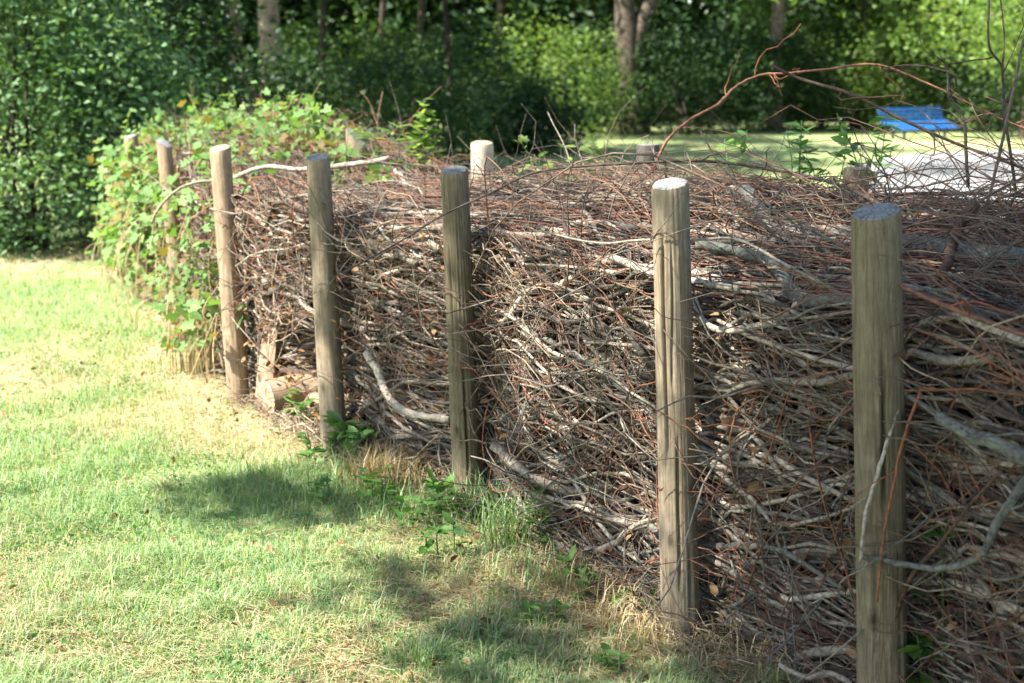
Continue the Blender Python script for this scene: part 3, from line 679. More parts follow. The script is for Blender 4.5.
# --- single branches one can pick out, each an object of its own
bay_names = ['between the vine-covered posts', 'between slanted-top and leaning posts', 'between leaning post and log-side post', 'between log-side and cracked posts', 'between cracked and pale-topped posts', 'between pale-topped and thick posts', 'right of the thick post']
bay_n = [8, 18, 28, 36, 66, 44, 50]
def branch_objs(bay, n, g):
    u0 = UP[bay]; u1 = UP[bay + 1] if bay < 6 else CU[-1]
    kinds = [('grey', 'M', .55, .8), ('pale', 'M', .85, 1.), ('brown', 'M', 0, .4)]
    for k in range(n):
        top_zone = k % 3 == 2
        rmax = .0165 if not top_zone else .014
        if top_zone: p, r = strands(1, u0, u1, .1, 1.3, -.02, .05, (.8, 2.0), (.006, rmax), g, rel=True, wig=.035, yaw=.25, N=16, kink=.006)
        else: p, r = strands(1, u0, u1, .0, .05, .05, .97, (.7, 1.9), (.0055, rmax), g, wig=.05, pit=.2, N=16, kink=.006)
        p = fit(p, r, g, .06, not top_zone); W = world(p)
        org = W[0, 8].copy(); mb = MB(); kd = kinds[int(g.choice(3, p=[.5, .27, .23]))]
        t = g.uniform(kd[2], kd[3])
        v, pl = tubes(W - org, r, 8); mb.add(v, pl, t)
        sp_, sr, _ = side_twigs(W, r, g, int(g.integers(3, 8)), (.12, .5), (.0016, .005), 8)
        sp_ = sp_ - org
        v, pl = tubes(sp_, sr, 5, False); mb.add(v, pl, t * .8)
        lich = kd[0] == 'grey' and g.random() < .25
        o = mb.build('dead_branch', M['lichen'] if lich else M['branch']); o.location = org.tolist()
        zone = 'on the hedge top' if top_zone else ('low in the hedge' if org[2] < .42 else 'high in the hedge face')
        nm = ('lichen-flecked grey' if lich else kd[0]) + ' branch'
        grp = nm.replace(' branch', ' branches') + ' ' + zone + ' ' + bay_names[bay]
        tag(o, 'forking dead ' + nm + ' ' + zone + ' ' + bay_names[bay], 'branch', grp)
for b in range(7): branch_objs(b, bay_n[b], np.random.default_rng(100 + b))

# --- branches that stand out in the photograph, traced in space
def hero(label, pts, r0, r1, tint, mat='branch', twigs=3, seed=0, sides=9, forks=(), tl=(.1, .35)):
    g = np.random.default_rng(500 + seed); W = spline([P(*q) + g.normal(size=3) * .006 for q in pts], 6); W += g.normal(size=W.shape) * min(.0015, r0 * .12)
    r = np.linspace(r0, r1, len(W)) * (1 + .03 * g.normal(size=len(W)))
    o = W[len(W) // 2].copy(); mb = MB(); v, p = tube1(W - o, r, sides); mb.add(v, p, tint)
    for f in forks:
        Wf = spline([P(*q) for q in f[0]], 6); v, p = tube1(Wf - o, np.linspace(f[1], f[2], len(Wf)), 7); mb.add(v, p, tint)
    if twigs:
        sp_, sr, _ = side_twigs(W[None], r[None], g, twigs, tl, (.0014, .0035), 8); sp_ = sp_ - o; v, p = tubes(sp_, sr, 5, False); mb.add(v, p, max(0, tint - .2))
    ob = mb.build('dead_branch', M[mat]); ob.location = o.tolist(); tag(ob, label, 'branch', 'branches of the deadwood hedge'); return ob
hero('long slim rod arching across the whole hedge top from the cracked post to right edge', [(345, 272, 4.95), (395, 246, 4.95), (440, 215, 4.95), (490, 190, 5.0), (540, 172, 5.05), (620, 164, 5.1), (700, 162, 5.1), (760, 168, 5.0), (830, 183, 4.7), (900, 212, 4.3), (965, 248, 3.95), (1030, 282, 3.7)], .0028, .0068, .35, 'branch', 7, 1)
hero('reddish twig rising from the back of the hedge and arching highest over the lawn', [(652, 172, 5.3), (668, 138, 5.3), (690, 119, 5.3), (718, 104, 5.3), (735, 88, 5.3), (757, 75, 5.3), (790, 73, 5.2), (830, 66, 5.2), (880, 66, 5.1), (930, 85, 5.0), (985, 112, 4.9), (1040, 135, 4.8)], .0058, .0035, .16, 'twig', 7, 2)
hero('dark bowed twig crossing in front of the blue bench down to the right', [(772, 64, 4.7), (800, 78, 4.7), (850, 97, 4.6), (905, 122, 4.5), (960, 145, 4.4), (1000, 158, 4.35), (1045, 172, 4.3)], .0056, .0042, .2, 'branch', 7, 3)
hero('wavy upright twig forking in front of the right end of the blue bench', [(968, 190, 4.6), (967, 130, 4.6), (962, 112, 4.6), (948, 95, 4.6), (946, 75, 4.6), (942, 62, 4.6)], .006, .0025, .4, 'branch', 2, 4, 8, [([(967, 128, 4.6), (950, 112, 4.65), (925, 108, 4.6)], .003, .0012), ([(965, 122, 4.6), (990, 114, 4.5), (1020, 125, 4.5)], .004, .002)])
hero('thin upright shoot near the right edge reaching above the frame', [(1012, 190, 4.2), (1008, 110, 4.2), (1000, 70, 4.2), (990, 40, 4.2), (985, -20, 4.2)], .005, .003, .3, 'branch', 4, 5)
hero('slanting grey shoot crossing the upright one at the right edge', [(985, 210, 4.0), (1000, 160, 4.0), (1015, 90, 4.0), (1024, 40, 4.0), (1032, -10, 4.0)], .005, .003, .5, 'branch', 3, 6)
hero('thick bluish grey log lying behind the thick shaded post', [(746, 192, 4.80), (754, 212, 4.72), (772, 226, 4.60), (820, 238, 4.40), (880, 245, 4.20), (950, 250, 4.00), (1040, 258, 3.76)], .024, .038, .5, 'lichen', 3, 7, 18)
hero('mossy branch ending in a yellow-green bend right of the pale-topped post', [(692, 246, 4.02), (740, 252, 4.0), (770, 262, 3.9), (786, 282, 3.8), (800, 300, 3.7), (850, 302, 3.55), (920, 318, 3.42)], .015, .019, .6, 'lichen', 2, 8, 10)
hero('pale hook-shaped branch right of the pale-topped post', [(696, 300, 3.9), (704, 320, 3.85), (725, 330, 3.78), (752, 330, 3.72), (775, 324, 3.7), (793, 310, 3.7), (797, 292, 3.75)], .0085, .011, 1., 'branch', 3, 9)
hero('grey curving branch bowed across the foot of the thick shaded post', [(858, 553, 3.2), (882, 560, 3.18), (915, 566, 3.12), (948, 566, 3.05), (978, 552, 3.0), (998, 528, 2.95), (1012, 500, 2.95), (1040, 462, 2.9)], .006, .0115, .45, 'lichen', 3, 10)
hero('straight pale grey twig hanging down beside the thick shaded post', [(898, 410, 3.22), (884, 450, 3.2), (870, 485, 3.18), (868, 520, 3.17), (862, 560, 3.17)], .005, .004, .95, 'branch', 2, 11)
hero('pale smooth branch bent like an elbow, right of the grey post by the logs', [(366, 352, 5.55), (376, 372, 5.5), (386, 392, 5.42), (402, 408, 5.35), (425, 416, 5.25), (450, 420, 5.18)], .017, .015, .95, 'branch', 2, 12, 10)
hero('grey sagging branch low between the twig-topped and pale-topped posts', [(494, 446, 4.85), (515, 466, 4.75), (540, 482, 4.62), (575, 490, 4.5), (620, 492, 4.35), (662, 492, 4.2)], .018, .015, .8, 'branch', 3, 13, 10)
hero('dark gnarled broken branch sticking up right of the thick shaded post', [(903, 302, 3.55), (925, 288, 3.6), (945, 268, 3.65), (953, 245, 3.7), (962, 222, 3.72), (972, 205, 3.72)], .011, .017, .1, 'branch', 1, 14, 9, [([(938, 276, 3.6), (962, 280, 3.55), (985, 276, 3.5), (1004, 292, 3.45)], .009, .006)])
hero('slim straw-coloured twig running across the face of the pale-topped post', [(540, 228, 4.3), (600, 240, 4.1), (648, 241, 3.86), (692, 238, 3.82), (735, 242, 3.85), (785, 266, 3.75), (840, 292, 3.6), (900, 330, 3.3)], .0028, .0052, .8, 'branch', 3, 15)
hero('stout pale barked branch at the right frame edge halfway up', [(935, 418, 3.05), (965, 432, 2.98), (1000, 446, 2.92), (1050, 470, 2.85)], .012, .019, .45, 'lichen', 3, 16, 10)
hero('dark wiry stem curling up from the foot of the thick shaded post', [(880, 700, 3.25), (884, 650, 3.22), (900, 605, 3.2), (912, 575, 3.15), (940, 545, 3.1), (975, 500, 3.0), (1000, 470, 2.95)], .0065, .004, .05, 'branch', 2, 17)
hero('orange-red twig drooping in front of the thick shaded post', [(925, 390, 3.2), (905, 440, 3.18), (893, 490, 3.17), (885, 540, 3.17), (878, 600, 3.18)], .004, .0025, .0, 'twig', 1, 18)
hero('slim reddish twig slanting down across the upper part of the thick shaded post', [(835, 240, 3.4), (870, 262, 3.3), (905, 285, 3.2), (960, 310, 3.1), (1030, 335, 3.0)], .003, .006, .2, 'twig', 2, 19)
hero('long pale rod low between the twig-topped and pale-topped posts', [(560, 428, 4.55), (600, 433, 4.45), (650, 446, 4.2), (700, 462, 4.08), (760, 474, 3.95)], .009, .012, .95, 'branch', 2, 20)
hero('pale crooked branch high between the leaning sunlit post and the grey post', [(226, 178, 7.15), (262, 168, 7.1), (300, 170, 7.0), (345, 166, 6.9), (390, 158, 6.9)], .010, .014, .9, 'branch', 3, 21)
hero('thin pale branch drooping left of the leaning sunlit post over the vines', [(228, 177, 7.15), (196, 184, 7.15), (175, 192, 7.15), (158, 208, 7.1), (150, 225, 7.1)], .009, .005, .8, 'branch', 2, 22)
hero('white bent branch looped over the slanted back row post', [(340, 130, 8.8), (362, 143, 8.6), (374, 160, 8.3), (395, 172, 8.0), (410, 190, 7.8)], .012, .014, 1., 'branch', 2, 23)
hero('thin forked twig standing up beside the slanted back row post', [(385, 175, 8.4), (380, 150, 8.4), (377, 120, 8.4), (382, 92, 8.4)], .006, .0035, .3, 'twig', 4, 24)
hero('pale split rod low in the hedge right of the pale-topped post', [(700, 462, 3.85), (740, 470, 3.8), (790, 490, 3.68), (850, 515, 3.5)], .012, .016, .9, 'branch', 2, 25)
hero('grey bent stick lying at the foot of the hedge left of the thick post', [(782, 668, 3.42), (805, 676, 3.4), (830, 674, 3.38), (850, 680, 3.35), (856, 700, 3.33)], .007, .009, .85, 'branch', 1, 26)

# --- loose arching twigs that stick out of the near end and of the top
mb = MB(); g = np.random.default_rng(77)
def arcs(n, u0, u1, v0, v1, Lr, hr, rr, tl, th, N=12):
    u = g.uniform(u0, u1, n); v = g.uniform(v0, v1, n); z = ztop(u, v) - .08
    d = g.choice([-1, 1], n, p=[.35, .65]); L = g.uniform(*Lr, n); h = g.uniform(*hr, n); s = np.linspace(0, 1, N)[None]
    yw = g.normal(size=n) * .35
    U = u[:, None] + (d * L)[:, None] * s; Vv = v[:, None] + (yw * L)[:, None] * s + .05 * g.normal(size=(n, 1)) * np.sin(s * 6 + g.uniform(0, 6, (n, 1)))
    pk = g.uniform(.45, 1.1, n)[:, None]
    Z = z[:, None] + h[:, None] * np.sin(np.pi * np.clip(s / pk, 0, 2) / 2 * 1.0) + .02 * g.normal(size=(n, N)) * s
    U = np.clip(U, .02, CU[-1] + .5)
    p = np.stack([U, Vv, Z], -1); r = g.uniform(*rr, n)[:, None] * np.linspace(1, .4, N)[None]
    W = world(p); v_, pl = tubes(W, r, 5, False); mb.add(v_, pl, tint_of(n, N * 5, g, tl, th))
    a, b, _ = side_twigs(W, r, g, 2, (.05, .25), (.001, .002)); v_, pl = tubes(a, b, 4, False); mb.add(v_, pl, tint_of(len(a), 24, g, tl, th))
arcs(240, UP[5] - .2, EU1, .45, 1.5, (.4, 1.6), (.08, .42), (.0016, .0038), .30, .62)
arcs(190, UP[5] - .1, EU1, .3, 1.5, (.3, 1.3), (.05, .36), (.0016, .0034), .2, .6)
arcs(45, UP[5] - .3, EU1, .4, 1.4, (.7, 1.8), (.08, .40), (.003, .0058), .25, .6)
arcs(60, UP[4] - .2, UP[5] + .2, .5, 1.1, (.6, 1.7), (.06, .28), (.0025, .0048), .2, .6)
arcs(110, UP[6] - .6, EU1, .8, 1.5, (.3, 1.1), (.15, .50), (.0014, .0032), .25, .6)
arcs(150, UP[4] - .4, UP[6], .5, 1.15, (.4, 1.5), (.03, .20), (.0016, .0042), .2, .65)
arcs(130, UP[1], UP[4], .3, 1.4, (.3, .8), (.03, .20), (.0016, .004), .1, .8)
arcs(90, EU0 + .4, UP[2], .1, 1.4, (.2, .6), (.05, .25), (.0014, .0032), .05, .6)
def loops(n, u0, u1, rr, tl, th, N=14):      # springy twigs looping outward from the face
    u = g.uniform(u0, u1, n); z = g.uniform(.08, 1, n) * ztop(u, 0 * u); L = g.uniform(.25, .8, n) * g.choice([-1, 1], n); s = np.linspace(0, 1, N)[None]
    z = np.where(np.abs(u - (UP[2] + UP[3]) / 2) < .75, np.maximum(z, .62), z)      # the logs stay clear
    U = np.clip(u[:, None] + L[:, None] * s, .02, CU[-1]); hb = g.uniform(.05, .17, n)[:, None]
    Vv = .07 - hb * np.sin(np.pi * s) + .02 * np.sin(s * 7 + g.uniform(0, 6, (n, 1)))
    Z = z[:, None] + g.normal(size=(n, 1)) * .28 * np.abs(L)[:, None] * s + g.normal(size=(n, 1)) * .35 * np.abs(L)[:, None] * np.sin(np.pi * s) + .008 * g.normal(size=(n, N))
    W = world(np.stack([U, Vv, np.maximum(Z, .02)], -1)); r = g.uniform(*rr, n)[:, None] * np.linspace(1, .5, N)[None]
    v_, pl = tubes(W, r, 5, False); mb.add(v_, pl, tint_of(n, N * 5, g, tl, th))
    a, b, _ = side_twigs(W, r, g, 2, (.04, .2), (.0009, .0017)); v_, pl = tubes(a, b, 4, False); mb.add(v_, pl, tint_of(len(a), 24, g, tl, th))
loops(300, UP[2], EU1, (.0015, .0032), .02, .55); loops(130, UP[1], EU1, (.0018, .004), .5, .95)
tag(mb.build('loose_twigs', M['twig']), 'thin springy twigs arching loose above the hedge', 'twigs', None, 'stuff')

# --- dead leaves caught in the twigs
g = np.random.default_rng(78); n_ = 3600
u = np.concatenate([g.uniform(EU0, UP[4], 2000), g.uniform(EU0, EU1, 1600)]); v = g.uniform(.0, 1.4, n_) ** 1; front = g.random(n_) < .5
v = np.where(front, g.uniform(-.03, .12, n_), v); z = np.where(front, g.uniform(.03, 1, n_) * ztop(u, v), ztop(u, v) - g.uniform(-.02, .12, n_))
V, pl, k = leaves(H(u, v, z), g.uniform(.018, .05, n_), upj=1.2, g=g, shape='oval'); 
tag(mesh_np('dead_leaves', V, pl, M['leaf_dry'], None, np.repeat(g.random(n_), k)), 'dry brown leaves caught among the twigs', 'leaves', None, 'stuff')

# ------------------------------------------------------------------ cut logs below the leaning post
def log(label, c, axis, L, r, seed, endm='end_tan', hollow=False):
    g = np.random.default_rng(seed); root = empty('cut_log', c, label, 'log', 'cut logs under the hedge')
    root.rotation_euler = Vector(axis).to_track_quat('Z', 'Y').to_euler()
    S, K = 28, 12; th = np.arange(S) / S * 2 * np.pi; zz = np.linspace(-L / 2, L / 2, K); TH, ZZ = np.meshgrid(th, zz)
    rr = r * (1 + .14 * (vnoise(np.cos(TH) * 2 + seed, np.sin(TH) * 2 + ZZ * 3) - .5) + .06 * (vnoise(TH * 5, ZZ * 9) - .5))
    V = np.stack([rr * np.cos(TH), rr * np.sin(TH), ZZ], -1); i = np.arange(K - 1)[:, None] * S; k = np.arange(S)[None]; k2 = (k + 1) % S
    mesh_np('bark', V.reshape(-1, 3), [np.stack([i + k, i + k2, i + S + k2, i + S + k], -1).reshape(-1, 4)], M['post_warm'], root)
    for e_, sg in ((0, -1), (K - 1, 1)):
        rim = V[e_]; rings = [rim + [0, 0, .002 * sg]]
        prof = ((.8, 0), (.72, -.03 * 0), (.45, 0)) if not hollow else ((.82, 0), (.70, -.05), (.35, -.09))
        for f, dz in prof: q = rim * [f, f, 1]; q[:, 2] += sg * (dz + .003 + .006 * g.random(S)); rings.append(q)
        cen = np.array([[0, 0, rim[0, 2] + sg * (prof[-1][1] + .004)]]); vv = np.concatenate(rings + [cen]); kk = np.arange(S); kk2 = (kk + 1) % S
        qs = np.concatenate([np.stack([a * S + kk, a * S + kk2, (a + 1) * S + kk2, (a + 1) * S + kk], -1) for a in range(3)])
        fan = np.stack([3 * S + kk, 3 * S + kk2, np.full(S, 4 * S)], -1)
        if hollow:
            mesh_np('cut_end', vv, [qs[:S]], M[endm], root); mesh_np('hollow', vv, [qs[S:], fan], M['rot'], root)
        else: mesh_np('cut_end', vv, [qs, fan], M[endm], root)
b = G(293, 415); log('pale short log lying on the ground between the leaning post and the grey post', b + np.array([.02, .06, .09]), (.75, .45, .05), .32, .10, 1)
def hollow_log(label, c, r, h, seed):
    g = np.random.default_rng(seed); root = empty('cut_log', c, label, 'log', 'cut logs under the hedge')
    S, K = 30, 9; th = np.linspace(-math.pi / 2 + .75, 1.5 * math.pi - .55, S) + .25; zz = np.linspace(-.03, h, K); TH, ZZ = np.meshgrid(th, zz)
    ro = r * (1 + .16 * (vnoise(np.cos(TH) * 2 + seed, np.sin(TH) * 2 + ZZ * 3) - .5)); ri = ro * (.70 + .14 * vnoise(TH * 3, ZZ * 8))
    zt = ZZ + (ZZ / h) * .05 * (vnoise(TH * 2.5, TH * 0 + seed) - .5)
    f = lambda q: np.stack([q * np.cos(TH), q * np.sin(TH), zt], -1).reshape(-1, 3)
    i = np.arange(K - 1)[:, None] * S; k = np.arange(S - 1)[None]; qd = np.stack([i + k, i + k + 1, i + S + k + 1, i + S + k], -1).reshape(-1, 4); n_ = S * K
    i1 = np.arange(K - 1) * S; side = [np.stack([i1, i1 + S, i1 + S + n_, i1 + n_], -1), np.stack([i1 + S - 1 + S, i1 + S - 1, i1 + S - 1 + n_, i1 + 2 * S - 1 + n_], -1)]
    t0 = (K - 1) * S + np.arange(S - 1); top = np.stack([t0, t0 + 1, t0 + 1 + n_, t0 + n_], -1)
    mesh_np('bark', np.concatenate([f(ro), f(ri)]), [qd, np.concatenate(side), top], M['post_warm'], root, None, False)
    mesh_np('hollow', f(ri * .985), [qd[:, ::-1]], M['rot'], root)
    root.rotation_euler = (R(-8), R(6), 0)
hollow_log('upright hollow half log with brown rotten inside, standing behind the short pale log', G(277, 412) + np.array([.0, .12, .0]), .12, .44, 4)
log('small pale log end at the foot of the grey post beside the short log', G(303, 424) + np.array([.05, .12, .055]), (.35, -.9, .05), .25, .06, 3)

# ------------------------------------------------------------------ grass
def blades(pos, hgt, wid, lean, g, tint, bend=.5):
    N = len(pos); a = g.uniform(0, 6.283, N); d = np.stack([np.cos(a), np.sin(a), 0 * a], -1); s_ = np.stack([-d[:, 1], d[:, 0], 0 * a], -1)
    h = hgt[:, None]; ln = lean[:, None]; w_ = wid[:, None] * .5
    up = np.array([[0, 0, 1.]])
    m1 = pos + up * h * .55 + d * h * ln * .28; tp = pos + up * h * np.maximum(1 - .45 * ln, .18) + d * h * ln
    V = np.stack([pos - s_ * w_, pos + s_ * w_, m1 + s_ * w_ * .8, m1 - s_ * w_ * .8, tp], 1).reshape(-1, 3)
    k = np.arange(N)[:, None] * 5
    return V, [k + np.array([[0, 1, 2, 3]]), k + np.array([[3, 2, 4]])], np.repeat(tint, 5)
g = np.random.default_rng(55); N = 330000
py = g.uniform(215, 800, N); px = g.uniform(-140, 800, N)
r_ = np.stack([(px - 512) / F, cp - (py - 341.5) / F * sp, -sp - (py - 341.5) / F * cp], -1); k_ = -CAM_H / r_[:, 2]
x = r_[:, 0] * k_; y = r_[:, 1] * k_
x += g.normal(size=N) * .03; y += g.normal(size=N) * .05
ud = np.interp(y, PL[::-1, 1], PL[::-1, 0])      # front line x at that y
ok = (x < ud + .02 + .1 * g.random(N)) & (y < 13.6)
x, y = x[ok], y[ok]; D = dryness(x, y); keep = g.random(len(x)) < np.clip(1.15 - .75 * D, .25, 1)
x, y, D = x[keep], y[keep], D[keep]; N = len(x); sc_ = 1 + np.clip((y - 5) / 8, 0, 1) * .8
big = fbm(x * 2.2 + 40, y * 1.8, 3)
h = g.uniform(.018, .07, N) * (.35 + 1.5 * big * fbm(x * 7, y * 6, 2) * 1.7) * (1.15 - .55 * D) * np.sqrt(sc_)
tall = g.random(N) < .012; h[tall] *= 2.0
tint = np.clip(np.where(g.random(N) < np.clip(D * 1.15 - .09, .05, .95), g.uniform(0, .33, N), g.uniform(.40, 1, N)), 0, 1)
V, pl, tt = blades(np.stack([x, y, gz(x, y) - .003], -1), h, g.uniform(.002, .0046, N) * sc_, g.uniform(.15, 1.5, N), g, tint, )
tag(mesh_np('grass', V, pl, M['grass'], None, tt), 'patchy summer lawn grass, part green part dried', 'grass', None, 'stuff')
# clover and small fallen leaves
N = 9000; cx_ = g.uniform(-3.2, 1.2, 260); cy_ = g.uniform(3.4, 9, 260); k_ = g.integers(0, 260, N); x = cx_[k_] + g.normal(size=N) * .08; y = cy_[k_] + g.normal(size=N) * .10
ud = np.interp(y, PL[::-1, 1], PL[::-1, 0]); ok = x < ud; x, y = x[ok], y[ok]; N = len(x)
V, pl, k = leaves(np.stack([x, y, gz(x, y) + g.uniform(.012, .035, N)], -1), g.uniform(.010, .022, N), droop=0, upj=.3, width=.9, shape='oval', g=g)
tag(mesh_np('clover', V, pl, M['leaf_weed'], None, np.repeat(g.random(N), k)), 'small clover leaves scattered in clumps through the lawn grass', 'clover', None, 'stuff')
N = 700; py = g.uniform(300, 720, N); q = np.array([G(a_, b_) for a_, b_ in zip(g.uniform(-60, 760, N), py)]); ud = np.interp(q[:, 1], PL[::-1, 1], PL[::-1, 0]); q = q[(q[:, 0] < ud + .1) & (q[:, 0] > ud - .2 - 2.5 * g.random(N) ** 2)]; q[:, 2] = .03
V, pl, k = leaves(q, g.uniform(.015, .04, len(q)), droop=0, upj=.5, shape='oval', g=g)
tag(mesh_np('fallen_leaves', V, pl, M['leaf_dry'], None, np.repeat(g.random(len(q)), k)), 'dry fallen leaves lying on the lawn by the hedge', 'leaves', None, 'stuff')
# straw lying on the dry patches and at the foot of the hedge
N = 26000; py = g.uniform(260, 760, N); px = g.uniform(-80, 760, N)
r_ = np.stack([(px - 512) / F, cp - (py - 341.5) / F * sp, -sp - (py - 341.5) / F * cp], -1); k_ = -CAM_H / r_[:, 2]; x = r_[:, 0] * k_; y = r_[:, 1] * k_
ud = np.interp(y, PL[::-1, 1], PL[::-1, 0]); D = dryness(x, y); ok = (x < ud + .12) & (y < 12) & (g.random(N) < D ** 1.5 * 1.6); x, y = x[ok], y[ok]; N = len(x)
a = g.uniform(0, 6.28, N); L = g.uniform(.03, .13, N)
pts = np.stack([x, y, gz(x, y) + g.uniform(.006, .03, N)], -1)[:, None] + np.stack([np.cos(a), np.sin(a), g.normal(size=N) * .15], -1)[:, None] * L[:, None, None] * np.linspace(-.5, .5, 4)[None, :, None]
pts += g.normal(size=pts.shape) * .004
v, p = tubes(pts, np.full((N, 4), .0011), 3, False)
tag(mesh_np('straw', v, p, M['straw'], None, np.repeat(g.random(N), 12)), 'dry straw littering the bare patches of the lawn', 'straw', None, 'stuff')

def tuft(label, c, n, h, spread, mat, seed, name='grass_tuft', cat='grass tuft', lean=(.2, 1.1), w=.005, tl=.45, th=1., group=None):
    g = np.random.default_rng(seed); c = np.asarray(c)
    pos = np.stack([g.normal(size=n) * spread, g.normal(size=n) * spread, np.full(n, -.01)], -1)
    V, pl, tt = blades(pos, g.uniform(.4, 1, n) * h, g.uniform(.6, 1.2, n) * w, g.uniform(*lean, n), g, g.uniform(tl, th, n))
    o = mesh_np(name, V, pl, M[mat], None, tt); o.location = c.tolist(); return tag(o, label, cat, group)
tuft('tall green grass tuft at the foot of the post with the long crack', G(512, 545), 150, .34, .07, 'grass', 1)
tuft('green grass tuft right of the foot of the cracked post, beside the broad leaved weed', G(487, 520), 110, .30, .07, 'grass', 2)
tuft('straw-coloured dry clump like a small mound beside the grey post', G(378, 488), 420, .24, .055, 'straw', 3, 'dry_clump', 'dry grass', (.1, .9), .004, 0, 1)
tuft('dry straw-coloured grass heap left against the foot of the cracked post', G(425, 482), 260, .28, .11, 'straw', 4, 'dry_clump', 'dry grass', (.3, 1.3), .004, .2, 1)
tuft('dry straw tuft at the foot of the pale-topped post', G(645, 628), 240, .22, .10, 'straw', 5, 'dry_clump', 'dry grass', (.3, 1.3), .0035, .2, 1)
tuft('dry straw tuft on the ground between the pale-topped and the thick post', G(735, 655), 240, .18, .14, 'straw', 6, 'dry_clump', 'dry grass', (.3, 1.4), .0035, .1, .9)
tuft('dry straw tuft under the twigs left of the pale-topped post', G(590, 585), 200, .18, .13, 'straw', 7, 'dry_clump', 'dry grass', (.3, 1.4), .0035, .1, .9)
tuft('lone tuft of longer green grass in the middle of the front edge of the lawn', G(425, 672), 120, .15, .035, 'grass', 8, w=.005, lean=(.1, .9))
tuft('dark green grass patch in the shadow left of the grey post', G(290, 487), 260, .15, .16, 'grass', 9, lean=(.2, 1))
tuft('small green grass tuft in the shaded lawn right of the lone tuft', G(515, 625), 160, .12, .09, 'grass', 10, lean=(.2, 1))
tuft('sunlit green grass tuft at the lower right end of the lawn', G(600, 660), 140, .11, .1, 'grass', 12, lean=(.2, 1))
tuft('yellowed grass stalks hanging beside the leaning sunlit post', G(205, 372), 150, .75, .09, 'straw', 11, 'dry_clump', 'dry grass', (.05, .35), .006, .1, .8)

# ------------------------------------------------------------------ weeds and sprouts
def weed(label, c, h, n, L, seed, mat='leaf_weed', stems=4, spread=.06, shape='oval', width=.5, spike=False, lean=.25, name='weed', cat='weed'):
    g = np.random.default_rng(seed); c = np.asarray(c); root = empty(name, c, label, cat)
    mb = MB(); pos = []; dirs = []
    for k in range(stems):
        a = g.uniform(0, 6.28); tpt = np.array([np.cos(a) * lean * h * g.random(), np.sin(a) * lean * h * g.random(), h * (1 if spike else g.uniform(.65, 1))])
        b = np.array([g.normal() * spread, g.normal() * spread, -.01]); q = spline([b, b + (tpt) * .5 + g.normal(size=3) * .02, b + tpt], 6)
        v, p = tube1(q, np.linspace(.0035, .0015, len(q)), 5); mb.add(v, p, .6)
        for j in range(n):
            s_ = g.uniform(.25, 1) if not spike else (j + 1) / n; i = min(int(s_ * (len(q) - 1)), len(q) - 1); pos.append(q[i]); a2 = g.uniform(0, 6.28) if not spike else j * 2.4
            dirs.append([np.cos(a2), np.sin(a2), .25])
    pos = np.array(pos); sz = L * g.uniform(.6, 1.2, len(pos))
    if spike: sz = L * (1.1 - .75 * np.tile(np.arange(1, n + 1) / n, stems))
    V, pl, k = leaves(pos, sz, adir=np.array(dirs), width=width, droop=.05, upj=.35, shape=shape, g=g)
    mb.build('stem', M['leaf_weed'], root); mesh_np('leaf_cluster', V, pl, M[mat], root, np.repeat(g.random(len(pos)), k)); return root
weed('broad leaved weed with fresh green leaves between the cracked and the pale-topped post', G(543, 552), .24, 9, .06, 1, stems=3, spread=.02)
weed('bright green weed at the foot of the grey post beside the logs', G(345, 470), .24, 12, .09, 2, stems=4)
weed('leafy weed growing at the foot of the thick shaded post', G(905, 725) + np.array([.06, .0, 0]), .42, 11, .09, 3, stems=6, spread=.07)
weed('small dark weed in the lawn before the pale-topped post', G(575, 625), .12, 8, .05, 4, stems=3)
weed('small leafy weed on the lawn edge below the cracked post', G(400, 525), .14, 9, .055, 5, stems=3)
weed('narrow leaved weed on the lawn between dry clump and cracked post', G(445, 560), .16, 9, .055, 6, stems=3)
weed('little weed in the sunlit straw near the foot of the pale-topped post', G(620, 668), .13, 8, .055, 7, stems=2)
weed('tiny green weed in the shaded grass just below the dry mound-like clump', G(360, 505), .13, 9, .05, 8, stems=3)
weed('green weed in front of the short pale log', G(313, 428), .2, 10, .08, 9, stems=3)
weed('tall light green flowering weed spike standing above the hedge', P(424, 188, 8.3), .52, 90, .17, 10, 'leaf_light', 1, .01, width=.5, spike=True, lean=.02)
weed('green sprouting shoots with pinnate leaflets behind the hedge left of the path', P(836, 205, 5.6), .42, 26, .07, 11, 'leaf_weed', 6, .10, width=.4, lean=.5, name='sprout', cat='sprout')
weed('leafy green shoot rising from the hedge top left of the path sprouts', P(755, 195, 5.8), .34, 14, .07, 12, 'leaf_weed', 4, .10, width=.45, lean=.6, name='sprout', cat='sprout')
weed('light green broad leaved plant beside the flowering weed spike', P(396, 222, 8.2), .34, 12, .15, 13, 'leaf_light', 4, .1, width=.5, lean=.4)
weed('yellow green bushy weed behind the back row between the pale post and the dark post', P(595, 215, 8.5), .5, 16, .08, 14, 'leaf_light', 4, .12, lean=.4)
weed('tuft of light grassy leaves right of the slanted back row post', P(372, 166, 8.0), .30, 8, .15, 15, 'leaf_light', 5, .16, width=.16, lean=.7)

